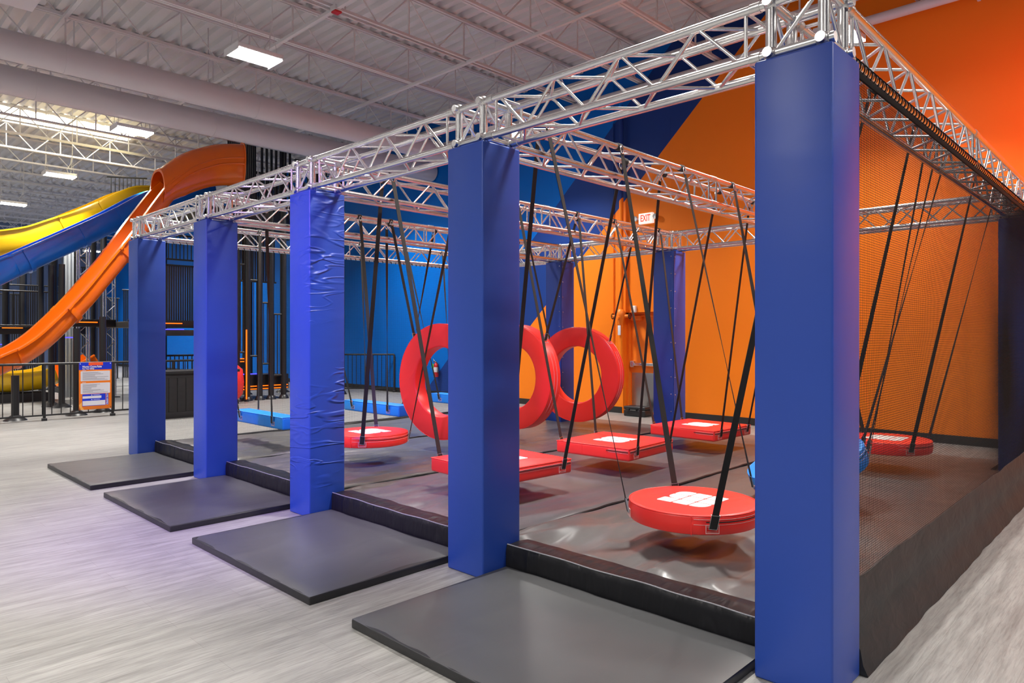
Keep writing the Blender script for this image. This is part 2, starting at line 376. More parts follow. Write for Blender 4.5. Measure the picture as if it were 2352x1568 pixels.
jf = joist(1.72, False); joist_copy(jf, 3.36)
for k in list(range(8, 23)): joist_copy(jf, 5.0 + 1.64*k)

def duct(Y, z, r, label):
    o = thing('air_duct', label, 'duct', (0, Y, z))
    rings = []
    part('duct_tube', MB().tube((X0+0.3, 0, 0), (WALLX-0.03, 0, 0), r, 32), M['duct'], o)
    for x in (-9.5, -6.4, -3.3, -0.2, 2.9, 6.0):
        b = part('duct_collar', MB().tube((x-0.03, 0, 0), (x+0.03, 0, 0), r+0.008, 32), M['duct'], o)
        part('hanger_strap', MB().box(x-0.012, x+0.012, -0.004, 0.004, r, JZ0 + 0.02 - z if JZ0 - z > r else r+0.3), M['roof'], b, smooth=0)
duct(11.45, 5.92, 0.22, 'round mauve grey duct under the roof, the nearer one of the pair')
duct(13.35, 5.98, 0.24, 'round mauve grey duct under the roof, just in front of the orange slide top')
for i, (Y, z, lab) in enumerate(((WALLX-0.28, 6.95, 'white pipe running along the top of the mural wall, upper one'), (WALLX-0.22, 6.52, 'white pipe running along the top of the mural wall, lower one'))):
    o = tag(part('wall_pipe', MB().tube((Y, -5.98, z), (Y, 30, z), 0.075, 16), M['roof']), lab, 'pipe')
    for y in (-3, 1, 5, 9, 13, 17): part('pipe_bracket', MB().box(Y-0.02, WALLX, y-0.02, y+0.02, z-0.09, z-0.07).box(Y-0.015, Y+0.015, y-0.015, y+0.015, z-0.09, z+0.08), M['roof'], o, smooth=0)
# slotted channels hung across the joists
for i, (x, lab) in enumerate(((-0.2, 'slotted white channel hung across the joists above the front columns'), (2.6, 'slotted white channel crossing the joists over the middle of the course'), (5.4, 'slotted white channel crossing the joists near the mural wall'))):
    o = tag(part('strut_channel', MB().box(x-0.03, x+0.03, 2, 14.5, JZ0-0.05, JZ0-0.042).box(x-0.03, x-0.024, 2, 14.5, JZ0-0.042, JZ0).box(x+0.024, x+0.03, 2, 14.5, JZ0-0.042, JZ0), M['roof'], smooth=0), lab, 'channel')
tag(part('conduit', MB().path([(-3, 8.35, JZ0-0.02), (1.5, 8.32, JZ0-0.02), (4.6, 8.3, JZ0-0.02), (8.6, 8.3, JZ0-0.02)], 0.014), M['roof']), 'thin white conduit clipped along the bottom of a roof joist', 'conduit')
ss = thing('horn_strobe', 'small white ceiling box with a dark red underside', 'alarm', tuple(at_z(773, 26, 6.55)))
part('back_box', MB().rbox(-0.07, 0.07, -0.07, 0.07, 0.0, 0.075, 0.01), M['roof'], ss); part('lens', MB().rbox(-0.06, 0.06, -0.06, 0.06, -0.03, 0.0, 0.01), M['fire_red'], ss, label='dark red lens')
p = at_z(478, 212, 6.2)
sd = thing('smoke_detector', 'white disc smoke detector hung under the roof by a rod', 'smoke detector', tuple(p))
part('disc', MB().lathe([(0.05, 0.0), (0.085, 0.02), (0.09, 0.05), (0.06, 0.06)], 24), M['roof'], sd); part('rod', MB().tube((0, 0, 0.05), (0, 0, DECK+0.074-p.z), 0.012), M['roof'], sd)
un = thing('ceiling_unit', 'pale square-edged air unit hung at the roof, cut by the picture corner', 'air unit', (-2.4, 8.5, 5.55))
part('casing', MB().rbox(-1.2, 1.28, -0.5, 0.5, 0.0, 0.7, 0.01), M['duct'], un); 
for sx in (-1, 1): part('hanger_rod', MB().tube((sx, 0, 0.7), (sx, 0, 1.78), 0.012), M['roof'], un)

# ------------------------------------------------------------------ high bay lamps
def make_lamp():
    o = thing('high_bay_lamp', 'x', 'lamp')
    part('housing', MB().rbox(-0.33, 0.33, -0.22, 0.22, 0.012, 0.075, 0.012), M['lamp_body'], o)
    part('diffuser', MB().rbox(-0.315, 0.315, -0.205, 0.205, 0.0, 0.012, 0.004), M['lamp'], o)
    part('end_cap', MB().box(-0.335, -0.325, -0.225, 0.225, -0.02, 0.08), M['lamp_body'], o, smooth=0)
    part('end_cap', MB().box(0.325, 0.335, -0.225, 0.225, -0.02, 0.08), M['lamp_body'], o, smooth=0)
    for s in (-1, 1):
        part('hanger_cable', MB().tube((s*0.28, -0.15, 0.07), (s*0.28, 0, 0.55), 0.004, 6).tube((s*0.28, 0.15, 0.07), (s*0.28, 0, 0.55), 0.004, 6).tube((s*0.28, 0, 0.54), (s*0.28, 0, 1.76), 0.005, 6), M['roof'], o)
    al = bpy.data.lights.new('lamp_light', 'AREA'); al.shape = 'RECTANGLE'; al.size = 0.62; al.size_y = 0.40; al.energy = LAMP; al.color = (1.0, 0.965, 0.91); al.spread = R(SPREAD)
    lo = bpy.data.objects.new('lamp_light', al); col.objects.link(lo); lo.parent = o; lo.location = (0, 0, -0.006)
    part('power_cord', MB().path([(0.2, 0, 0.07), (0.17, 0.02, 0.2), (0.25, 0.03, 0.35), (0.29, 0.03, 0.6), (0.30, 0.03, 1.75)], 0.007, 6), M['roof'], o)
    return o
lamp0 = make_lamp()
LZ = 5.6
special = {(1.45, 8.5): 'bright white high bay lamp hanging over the blue front columns', (1.45, 13.7): 'bright high bay lamp behind the two round ducts',
           (1.45, 19.1): 'small bright high bay lamp above the yellow slide', (6.6, 2.2): 'bright high bay lamp close to the red lit wall by the corner truss',
           (6.6, 8.5): 'bright high bay lamp glimpsed through the truss over the second front column'}
first = True
for Y in (-3.1, 2.2, 8.5, 13.7, 19.1, 24.5, 30, 36):
    for X in (-9.5, -4.2, 1.45, 6.6):
        lab = special.get((X, Y), 'bright rectangular high bay lamp in the rows far back or overhead')
        if first: o = lamp0; o.location = (X, Y, LZ); o['label'] = lab; o['group'] = 'high bay lamps'; first = False
        else: o = dup(lamp0, (X, Y, LZ), 0, lab, 'high bay lamps')

# ------------------------------------------------------------------ the rig: padded columns
CW, SP, BX, CH = 0.355, 2.2, 6.05, 2.885
ORD = ['first', 'second', 'third', 'fourth', 'fifth']
col_lab = ['tall blue padded column at the corner beside the net, biggest in the picture', 'blue padded column, second of the front row from the net corner',
           'creased blue padded column, third of the front row from the net corner', 'blue padded column, fourth of the front row, violet lit',
           'blue padded column at the far end of the front row by the rules sign']
back_lab = ['blue padded back row column behind the dark end of the net', 'blue padded back row column hidden behind the big corner column',
            'back row blue column with snap fasteners beside the orange door', 'back row blue column with snap fasteners beside the rearmost red hoop', 'back row blue column at the far corner against the blue wall']
for k in range(5):
    o = thing('padded_column', col_lab[k], 'column', (0, SP*k, 0), 0, 'blue padded truss columns')
    part('pad_cover', MB().rbox(0, CW, 0, CW, 0, CH, 0.012), M['column_creased' if k == 2 else 'column'], o)
    b = thing('padded_column', back_lab[k], 'column', (BX, SP*k, 0), 0, 'blue padded truss columns')
    part('pad_cover', MB().rbox(0, CW, 0, CW, 0, CH, 0.012), M['column'], b)
    part('cover_flap', MB().rbox(-0.006, 0.0, 0.004, 0.03, 0.02, CH-0.02, 0.002).rbox(0.004, 0.03, -0.006, 0.0, 0.02, CH-0.02, 0.002), M['column'], b)
    if k in (2, 3):
        for i in range(11):
            z = 0.2 + 0.26*i
            part('snap', MB().ball((-0.006, 0.035, z), 0.010, 8, 5), M['steel'], b); part('snap', MB().ball((0.035, -0.006, z-0.01), 0.010, 8, 5), M['steel'], b)

# ------------------------------------------------------------------ the rig: trusses
TC, TR, BR, TZ = 0.12, 0.0235, 0.0095, 3.04        # half spacing of chords, chord radius, brace radius, height of the axis
BLK = 0.17                                       # half length of a corner block
def make_truss(Lg, label, group):
    o = thing('truss_beam', label, 'truss', (0, 0, 0), 0, group)
    for a in (-1, 1):
        for b in (-1, 1):
            part('chord', MB().tube((0.02, a*TC, b*TC), (Lg-0.02, a*TC, b*TC), TR, 16), M['alu'], o)
            for x0, x1 in ((0, 0.05), (Lg-0.05, Lg)):
                part('coupler', MB().tube((x0, a*TC, b*TC), (x1, a*TC, b*TC), TR+0.0035, 16), M['alu_dull'], o)
    n = max(3, round((Lg-0.2)/0.25)); st = (Lg-0.2)/n
    faces = [((-TC,), 0), ((TC,), 0), ((-TC,), 1), ((TC,), 1)]
    for fi, (c, hv) in enumerate(faces):
        c = c[0]; ph = fi % 2
        for e in (0.075, Lg-0.075):
            q = (lambda s: (e, c, s)) if hv == 0 else (lambda s: (e, s, c))
            part('end_brace', MB().tube(q(-TC), q(TC), BR, 10), M['alu'], o)
        for i in range(n):
            xa = 0.1 + st*i + 0.012; xb = 0.1 + st*(i+1) - 0.012
            sgn = 1 if (i + ph) % 2 else -1
            q = (lambda xx, s: (xx, c, s)) if hv == 0 else (lambda xx, s: (xx, s, c))
            part('brace', MB().tube(q(xa, -sgn*(TC-0.01)), q(xb, sgn*(TC-0.01)), BR, 10), M['alu'], o)
    return o
def make_block(label):
    o = thing('truss_corner', label, 'truss corner', (0, 0, 0), 0, 'truss corner blocks')
    for a in (-1, 1):
        for b in (-1, 1):
            part('upright', MB().tube((a*TC, b*TC, -TC), (a*TC, b*TC, TC), TR+0.002, 16), M['alu'], o)
            part('chord', MB().tube((-BLK, a*TC, b*TC), (BLK, a*TC, b*TC), TR, 16), M['alu'], o)
            part('chord', MB().tube((a*TC, -BLK, b*TC), (a*TC, BLK, b*TC), TR, 16), M['alu'], o)
            for c in (-1, 1):
                nd = part('node', MB().ball((a*TC, b*TC, c*TC), 0.037, 14, 8), M['alu_dull'], o)
                part('bolt', MB().tube((a*TC, b*TC-0.038, c*TC), (a*TC, b*TC+0.038, c*TC), 0.007, 8).tube((a*TC-0.038, b*TC, c*TC), (a*TC+0.038, b*TC, c*TC), 0.007, 8), M['black_metal'], nd)
        part('brace', MB().tube((a*TC, -TC+0.02, TC-0.01), (a*TC, TC-0.02, -TC+0.01), BR, 10), M['alu'], o)
        part('brace', MB().tube((-TC+0.02, a*TC, TC-0.01), (TC-0.02, a*TC, -TC+0.01), BR, 10), M['alu'], o)
    return o
C0 = CW/2
blk = None
for k in range(5):
    for X, side in ((C0, 'front'), (BX+C0, 'back')):
        lab = f'aluminium truss corner block on top of the {ORD[k]} {side} column from the net end'
        if blk is None: blk = make_block(lab); blk.location = (X, SP*k+C0, TZ)
        else: dup(blk, (X, SP*k+C0, TZ), 0, lab)
LY = SP - 2*BLK
tr = None
for X, side in ((C0, 'front'), (BX+C0, 'back')):
    for k in range(4):
        lab = f'aluminium box truss over the {side} row, from the {ORD[k]} to the {ORD[k+1]} column from the net end'
        if tr is None: tr = make_truss(LY, lab, 'row trusses'); tr.location = (X, SP*k+C0+BLK, TZ); tr.rotation_euler = (0, 0, PI/2)
        else: dup(tr, (X, SP*k+C0+BLK, TZ), PI/2, lab)
LX = (BX - 2*BLK)/2
tx = None
for k in range(5):
    for h in range(2):
        lab = f'aluminium box truss crossing the course, {"front" if h == 0 else "rear"} half, from the {ORD[k]} front column' if k else f'aluminium box truss above the safety net, {"front" if h == 0 else "rear"} half'
        loc = (C0+BLK+h*LX, SP*k+C0, TZ)
        if tx is None: tx = make_truss(LX, lab, 'cross trusses'); tx.location = loc
        else: dup(tx, loc, 0, lab)

# ------------------------------------------------------------------ mats on the floor
mat_names = ['big dark grey entry mat in front of the bay beside the net corner', 'dark grey entry mat in front of the second bay from the net corner',
             'dark grey entry mat in front of the third bay from the net corner', 'dark grey entry mat farthest from the net, before the last bay']
kerb_names = ['black padded kerb between the first and second front columns', 'black padded kerb between the second and third front columns',
              'black padded kerb between the third and fourth front columns', 'black padded kerb between the fourth and fifth front columns']
for k in range(4):
    y0 = SP*k + (0.385 if k == 0 else 0.43); y1 = SP*(k+1) - 0.02
    o = thing('floor_mat', mat_names[k], 'mat', (-0.4, (y0+y1)/2, 0), 0, 'dark grey entry mats')
    n = 26; mm = MB(); vs = []; fs = []
    x0, x1 = -1.01, 0.20
    top = lambda x, y: 0.055 + 0.004*noise.noise((x*2.2, y*3+k*7, 0)) + 0.003*noise.noise((x*1.1+5, y*6, k))
    for j in range(n+1):
        for i in range(n+1):
            x = x0 + (x1-x0)*i/n; y = y0 + (y1-y0)*j/n
            e = min(i, j, n-i, n-j); vs.append((x, y, top(x, y) - (0.006 if e == 0 else 0)))
    for j in range(n):
        for i in range(n): a = j*(n+1)+i; fs.append((a, a+1, a+n+2, a+n+1))
    mm.add(vs, fs); part('mat_top', mm, M['mat'], o, off=o.location)
    part('mat_side', MB().rbox(x0-0.002, x1+0.002, y0-0.002, y1+0.002, 0.0, 0.050, 0.008), M['mat_side'], o, off=o.location, label='black mat edge')
    kb = MB(); rings = []; ky0, ky1 = SP*k+CW+0.004, SP*(k+1)-0.004; n = 60
    for j in range(n+1):
        y = ky0 + (ky1-ky0)*j/n
        w1 = 0.010*noise.noise((y*3.1, k*3.0, 0)) ; w2 = 0.016*noise.noise((y*4.3, 9+k, 2)); w3 = 0.010*noise.noise((y*9, 3+k, 5))
        # a pinched cover: front face bulges, top edge has a sewn welt
        rings.append([(0.215, y, 0.0), (0.212+w3*0.6, y, 0.07), (0.214+w3, y, 0.15+w1*0.4), (0.222+w3*0.5, y, 0.182+w1), (0.232, y, 0.190+w1), (0.245, y, 0.184+w1),
                      (0.33, y, 0.190+w1*0.7+w2*0.3), (0.43+w2, y, 0.180+w2*0.5), (0.462+w2*1.6, y, 0.150), (0.468+w2*1.6, y, 0.0)])
    kb.loft(rings)
    kt = thing('padded_kerb', kerb_names[k], 'kerb', (0.33, (ky0+ky1)/2, 0), 0, 'black padded kerbs')
    part('kerb_cover', kb, M['kerb'], kt, off=kt.location, smooth=60)
    wl = MB().path([(0.226, ky0 + (ky1-ky0)*j/n, 0.190 + 0.010*noise.noise(((ky0 + (ky1-ky0)*j/n)*3.1, k*3.0, 0))) for j in range(n+1)], 0.0045, 6)
    part('welt_seam', wl, M['welt'], kt, off=kt.location)
lane_names = ['wrinkled grey brown landing mat in the lane beside the net', 'grey brown landing mat under the square red swings', 'grey landing mat under the red hoops', 'grey landing mat under the blue swing beams']
for k in range(4):
    y0, y1 = SP*k + (0.12 if k == 0 else 0.33), SP*(k+1) + (0.30 if k < 3 else 0.15)
    o = thing('landing_mat', lane_names[k], 'mat', (3.3, (y0+y1)/2, 0), 0, 'landing mats')
    nx, ny = 150, 56; vs = []; fs = []; x0, x1 = 0.47, 6.75
    amp = (1.0, 0.55, 0.6, 0.7)[k]
    for j in range(ny+1):
        for i in range(nx+1):
            x = x0 + (x1-x0)*i/nx; y = y0 + (y1-y0)*j/ny
            near = max(0.0, 1 - (x-x0)/2.2) if x > x0 + 0.03 else 0.3
            h = 0.008*noise.noise((x*0.9, y*1.3, k*5)) + amp*(0.007 + 0.034*near)*noise.noise((x*2.0 + y*1.6, y*4.2 - x*1.0, k*3+1)) + amp*0.005*noise.noise((x*5, y*6, k+9))
            h += amp*(0.003 + 0.034*near)*(1 - 2*abs(noise.noise((x*1.5 + y*0.8, y*5.5 + x*0.6, k*2+4)))) ; d = min(j, ny-j)/ny*(y1-y0); seam = -0.02*max(0, 1 - d/0.03)
            s2 = abs(y - (y0+y1)/2 - 0.25) ; seam -= 0.008*max(0, 1 - s2/0.02)
            vs.append((x, y, 0.125 + h + seam))
    def blocked(i, j):
        xc = x0 + (x1-x0)*(i+0.5)/nx; yc = y0 + (y1-y0)*(j+0.5)/ny
        return BX-0.04 < xc < BX+CW+0.04 and any(SP*q-0.05 < yc < SP*q+CW+0.05 for q in range(5))
    for j in range(ny):
        for i in range(nx):
            a = j*(nx+1)+i
            if not blocked(i, j): fs.append((a, a+1, a+nx+2, a+nx+1))
    part('mat_cover', MB().add(vs, fs), M['landing'], o, off=o.location, smooth=70)
    part('mat_base', MB().box(x0-0.02, BX-0.03, y0, y1, 0, 0.095).box(BX-0.03, BX+CW+0.03, SP*k+CW+0.03, SP*(k+1)-0.03, 0, 0.095).box(BX+CW+0.03, x1+0.02, y0, y1, 0, 0.095), M['mat_side'], o, off=o.location, smooth=0)
    fl = MB().path([(x0 + (x1-x0)*j/60, y1 - 0.01 + 0.012*noise.noise((j*0.3, k, 0)), 0.128 + 0.006*noise.noise((j*0.5, k, 4))) for j in range(61) if x0 + (x1-x0)*j/60 < BX-0.06], 0.012, 6)
    part('edge_welt', fl, M['kerb'], o, off=o.location)

# ------------------------------------------------------------------ hanging obstacles
def strap(parent, off, p, q, w0, w1, width=0.044, chord=None):
    """webbing from p (on the pad) up to q (at a truss chord); w0 and w1 are the width directions at both ends"""
    p = Vector(p); q = Vector(q); w0 = Vector(w0).normalized(); w1 = Vector(w1).normalized()
    if w0.dot(w1) < 0: w1 = -w1
    d = (q-p).normalized(); rings = []; n = 14
    for i in range(n+1):
        t = i/n; c = p.lerp(q, t); w = w0.lerp(w1, min(1, max(0, t))).normalized(); w = (w - d*w.dot(d)).normalized(); nn = d.cross(w)
        a = w*width/2; b = nn*0.0022
        rings.append([c-a-b, c+a-b, c+a+b, c-a+b])
    s = part('strap', MB().loft(rings), M['strap'], parent, off=off, smooth=0)
    w = (w0 - d*w0.dot(d)).normalized(); nn = d.cross(w)
    part('strap_buckle', MB().obox(p + d*0.045, (w, nn, d), (width*0.56, 0.005, 0.05)), M['strap'], s, off=off, smooth=0)
    bk = MB(); c = p + d*0.045
    for sx in (-1, 1): bk.obox(c + w*sx*width*0.60, (w, nn, d), (0.0018, 0.006, 0.05))
    for sz in (-1, 1): bk.obox(c + d*sz*0.048, (w, nn, d), (width*0.60, 0.006, 0.0018))
    part('buckle_rim', bk, M['steel'], s, off=off, smooth=0)
    if chord is not None:
        c = Vector(chord)
        part('strap_loop', MB().lathe([(TR+0.001, -0.028), (TR+0.008, -0.026), (TR+0.008, 0.026), (TR+0.001, 0.028)], 18, tuple(c), 'x'), M['strap'], s, off=off)
        rg = []; m = (q + c)/2
        for i in range(17): a = 2*PI*i/16; rg.append(q + Vector((0, 0, 0.02)) + Vector((0.018*math.cos(a), 0.004*math.sin(a), 0.032*math.sin(a))))
        part('carabiner', MB().path(rg, 0.0055, 6), M['steel'], s, off=off)
    return s
def top_point(lane, farside, x):
    """upper fixing on the top chord of the near (-Y) or far (+Y) truss of a lane"""
    yc = SP*lane + C0 + (SP - TC if farside else TC)
    dy = -0.036 if farside else 0.036
    return Vector((x, yc+dy, TZ+TC-0.05)), Vector((x, yc, TZ+TC))
def patch(parent, off, c, u, v, n, w=0.075, h=0.026):
    c = Vector(c) + Vector(n)*0.002; mb = MB()
    for s in (-1, 1):
        mb.obox(c + Vector(v)*s*h, (u, v, n), (w/2+0.006, 0.0022, 0.0016)); mb.obox(c + Vector(u)*s*(w/2+0.004), (u, v, n), (0.0022, h, 0.0016))
        mb.obox(c + Vector(v)*s*(h-0.010), (u, v, n), (w/2-0.004, 0.0014, 0.0014))
    part('stitched_patch', mb, M['stitch'], parent, off=off, smooth=0)
def logo(parent, off, c, rot, tilt, cu=0.124, cv=0.124):
    """nine white tiles forming an S shaped emblem, upper row to lower row"""
    mb = MB()
    def tile(iu, iv, rc):
        g = 0.005; a, b = cu/2-g, cv/2-g; pts = []
        for (sx, sy) in ((1, 1), (-1, 1), (-1, -1), (1, -1)):
            r = rc.get((sx, sy), 0.012); ru, rv = r, r
            cx, cy = sx*(a-ru), sy*(b-rv); a0 = {(1, 1): 0, (-1, 1): PI/2, (-1, -1): PI, (1, -1): 1.5*PI}[(sx, sy)]
            for i in range(7): t = a0 + PI/2*i/6; pts.append((iu*cu + cx + ru*math.cos(t), iv*cv + cy + rv*math.sin(t)))
        return pts
    big = 0.075
    spec = {(-1, 1): {(-1, 1): big}, (0, 1): {}, (1, 1): {(1, 1): 0.012}, (-1, 0): {(-1, -1): big*0.9}, (0, 0): {}, (1, 0): {(1, 1): big*0.9}, (-1, -1): {}, (0, -1): {}, (1, -1): {(1, -1): big}}
    for (iu, iv), rc in spec.items():
        pts = tile(iu, iv, rc); d = 0
        # u runs towards -Y, v towards +X
        f = lambda q, z: (q[1], -(q[0] + d), z)
        mb.loft([[f(q, 0.0005) for q in pts], [f(q, 0.0022) for q in pts]])
    mtx = Matrix.Translation(Vector(c)) @ tilt @ Matrix.Rotation(rot, 4, 'Z')
    mb.v = [tuple(mtx @ Vector(v)) for v in mb.v]
    part('logo', mb, M['white'], parent, off=off, smooth=0, label='white emblem of nine tiles')
def xform(mb, m): mb.v = [tuple(m @ Vector(v)) for v in mb.v]; return mb

def disc_swing(x, y, lane, label, r=0.44, ztop=0.46, h=0.13, rot=0.0, tilt=0.0, skin='red', emblem=True, tops=(-0.50, 0.50), extra=()):
    base = Vector((x, y, ztop-h)); o = thing('disc_swing', label, 'swing', base, 0, 'round red disc swings' if skin == 'red' else None)
    TL = Matrix.Translation(base) @ Matrix.Rotation(tilt, 4, Vector((FWD.x, FWD.y, 0))) @ Matrix.Translation(-base); T3 = TL.to_3x3()
    prof = [(0.001, 0.0), (r-0.03, 0.0), (r-0.008, 0.008), (r, 0.03), (r+0.004, h*0.5), (r, h-0.02), (r-0.004, h-0.005), (r-0.014, h), (r-0.03, h+0.002), (0.001, h+0.004)]
    part('disc_pad', xform(MB().lathe(prof, 64, base), TL), M[skin], o, off=base, smooth=50)
    part('rim_piping', xform(MB().lathe([(r-0.004 + 0.0045*math.cos(t), h-0.004 + 0.0045*math.sin(t)) for t in [2*PI*i/8 for i in range(9)]], 64, base, caps=False), TL), M[skin], o, off=base)
    zp = MB()
    for z in (h*0.82, h*0.56):
        zp.path([base + Vector((math.cos(a)*(r+0.004), math.sin(a)*(r+0.004), z)) for a in [R(-150) + R(120)*i/40 for i in range(41)]], 0.0014, 5)
    part('seam_stitching', xform(zp, TL), M['stitch'], o, off=base)
    part('zip', xform(MB().path([base + Vector((math.cos(a)*(r+0.002), math.sin(a)*(r+0.002), h*0.69)) for a in [R(-140) + R(105)*i/40 for i in range(41)]], 0.0035, 6), TL), M['strap'], o, off=base)
    part('side_seam', xform(MB().obox(base + Vector((-math.sin(R(12))*0, 0, 0)) + Vector((math.cos(R(-152))*(r+0.004), math.sin(R(-152))*(r+0.004), h/2)), (Vector((math.cos(R(-152)), math.sin(R(-152)), 0)), Vector((-math.sin(R(-152)), math.cos(R(-152)), 0)), Vector((0, 0, 1))), (0.0012, 0.003, h*0.46)), TL), M[skin], o, off=base, smooth=0)
    if emblem: logo(o, base, base + Vector((0, 0, h+0.003)), rot, Matrix.Identity(4))
    for (sx, sy) in ((-1, -1), (1, -1), (1, 1), (-1, 1)):
        a = math.atan2(sy, sx) + rot; dirv = Vector((math.cos(a), math.sin(a), 0)); tan = Vector((-math.sin(a), math.cos(a), 0))
        pb_ = TL @ (base + dirv*(r+0.012) + Vector((0, 0, h*0.40)))
        q, c = top_point(lane, sy > 0, x + tops[sx > 0])
        strap(o, base, pb_, q, T3 @ tan, (1, 0, 0), chord=c)
        patch(o, base, TL @ (base + dirv*(r+0.004) + Vector((0, 0, h*0.36))), T3 @ tan, T3 @ Vector((0, 0, 1)), T3 @ dirv)
    for ang, tx_ in extra:
        a = R(ang); dirv = Vector((math.cos(a), math.sin(a), 0)); tan = Vector((-math.sin(a), math.cos(a), 0))
        q, c = top_point(lane, math.sin(a) > 0, x + tx_)
        strap(o, base, TL @ (base + dirv*(r+0.012) + Vector((0, 0, h*0.40))), q, T3 @ tan, (1, 0, 0), chord=c)
    return o
def square_swing(x, y, lane, label, rz=0.0, s=0.47, ztop=0.42, h=0.13, tilt=(0, 0)):
    base = Vector((x, y, ztop-h)); o = thing('square_swing', label, 'swing', base, 0, 'square red platform swings')
    T = Matrix.Rotation(tilt[0], 4, 'X') @ Matrix.Rotation(tilt[1], 4, 'Y')
    mt = Matrix.Translation(base) @ T @ Matrix.Rotation(rz, 4, 'Z')
    part('platform_pad', xform(MB().rbox(-s, s, -s, s, 0, h, 0.022, 4), mt), M['red'], o, off=base, smooth=60)
    pp = MB().path([(-s+.004, -s+.004, h-.004), (s-.004, -s+.004, h-.004), (s-.004, s-.004, h-.004), (-s+.004, s-.004, h-.004), (-s+.004, -s+.004, h-.004)], 0.0045, 6)
    part('rim_piping', xform(pp, mt), M['red'], o, off=base)
    zs = MB()
    for z in (h*0.80, h*0.60): zs.path([(-s-0.001, -s*0.45, z), (-s-0.001, -s+0.02, z), (-s+0.02, -s-0.001, z), (s-0.02, -s-0.001, z)], 0.0016, 5)
    part('seam_stitching', xform(zs, mt), M['stitch'], o, off=base)
    part('zip', xform(MB().path([(-s-0.001, -s*0.4, h*0.7), (-s-0.001, -s+0.02, h*0.7), (-s+0.02, -s-0.001, h*0.7), (s-0.02, -s-0.001, h*0.7)], 0.004, 6), mt), M['strap'], o, off=base)
    part('side_seam', xform(MB().box(-s-0.0015, -s, 0.12, 0.124, 0.01, h-0.01), mt), M['red'], o, off=base, smooth=0)
    logo(o, base, mt @ Vector((0, 0, h+0.001)), rz, T)
    for (sx, sy) in ((-1, -1), (1, -1), (1, 1), (-1, 1)):
        p = mt @ Vector((sx*s*0.72, sy*(s+0.012), h*0.42)); q, c = top_point(lane, sy > 0, x + sx*0.56)
        tan = (mt.to_3x3() @ Vector((1, 0, 0))); nrm = mt.to_3x3() @ Vector((0, sy, 0))
        strap(o, base, p, q, tan, (1, 0, 0), chord=c)
        patch(o, base, mt @ Vector((sx*s*0.72, sy*s, h*0.36)), tan, mt.to_3x3() @ Vector((0, 0, 1)), nrm)
    return o
def hoop_swing(x, y, lane, label, rz=0.0, zc=1.02, ro=0.735, ri=0.44, t=0.20):
    base = Vector((x, y, zc-ro)); o = thing('hoop_swing', label, 'swing', base, 0, 'red padded hoop swings')
    mt = Matrix.Translation(Vector((x, y, zc))) @ Matrix.Rotation(rz, 4, 'Z')
    b = 0.02; k = t/2
    prof = []
    for cx, cy, a0 in ((ro-b, k-b, 0), (ri+b, k-b, PI/2), (ri+b, -k+b, PI), (ro-b, -k+b, 1.5*PI)):
        for i in range(4): a = a0 + PI/2*i/3; prof.append((cx + b*math.cos(a), cy + b*math.sin(a)))
    prof.append(prof[0])
    part('hoop_pad', xform(MB().lathe(prof, 72, (0, 0, 0), 'x', caps=False), mt), M['red'], o, off=base, smooth=50)
    for sx in (-1, 1):
        part('rim_piping', xform(MB().lathe([(ro-0.004 + 0.005*math.cos(a), sx*(k-0.006) + 0.005*math.sin(a)) for a in [2*PI*i/6 for i in range(7)]], 72, (0, 0, 0), 'x', caps=False), mt), M['red'], o, off=base)
    zs = MB()
    for dx in (-0.03, 0.03): zs.path([(dx, -(ro+0.002)*math.sin(R(60+70*i/30)), (ro+0.002)*math.cos(R(60+70*i/30))) for i in range(31)], 0.002, 5)
    part('seam_stitching', xform(zs, mt), M['stitch'], o, off=base)
    for sy in (-1, 1):
        p = mt @ Vector((0, sy*(ro+0.01)*0.72, (ro+0.01)*0.70)); q, c = top_point(lane, sy > 0, x - 0.12*sy)
        strap(o, base, p, q, mt.to_3x3() @ Vector((1, 0, 0)), (1, 0, 0), chord=c)
        dn = mt.to_3x3() @ Vector((0, sy*0.72, 0.70)); patch(o, base, mt @ Vector((0, sy*ro*0.735, ro*0.68)), mt.to_3x3() @ Vector((1, 0, 0)), mt.to_3x3() @ Vector((0, -0.70*sy, 0.72)), dn)
    return o
def beam_swing(x, y, lane, label, ln=1.5, ztop=0.56, h=0.16, w=0.24, tilt=0.0, up=0.42):
    base = Vector((x, y, ztop-h)); o = thing('beam_swing', label, 'swing', base, 0, 'light blue beam swings')
    mt = Matrix.Translation(base) @ Matrix.Rotation(tilt, 4, 'X')
    part('beam_pad', xform(MB().rbox(-w/2, w/2, -ln/2, ln/2, 0, h, 0.025, 4), mt), M['sky'], o, off=base, smooth=60)
    part('rim_piping', xform(MB().path([(-w/2+.004, -ln/2+.004, h-.004), (w/2-.004, -ln/2+.004, h-.004), (w/2-.004, ln/2-.004, h-.004), (-w/2+.004, ln/2-.004, h-.004), (-w/2+.004, -ln/2+.004, h-.004)], 0.005, 6), mt), M['sky'], o, off=base)
    for (sx, sy) in ((-1, -1), (1, -1), (1, 1), (-1, 1)):
        p = mt @ Vector((sx*(w/2+0.012), sy*ln*0.32, h*0.45)); q, c = top_point(lane, sy > 0, x + sx*up)
        strap(o, base, p, q, mt.to_3x3() @ Vector((0, 1, 0)), (1, 0, 0), chord=c)
        patch(o, base, mt @ Vector((sx*w/2, sy*ln*0.32, h*0.4)), mt.to_3x3() @ Vector((0, 1, 0)), mt.to_3x3() @ Vector((0, 0, 1)), mt.to_3x3() @ Vector((sx, 0, 0)))
    return o
disc_swing(1.22, 1.36, 0, 'round red disc swing with white emblem hanging just behind the corner column', ztop=0.458, tops=(-0.55, 0.38))
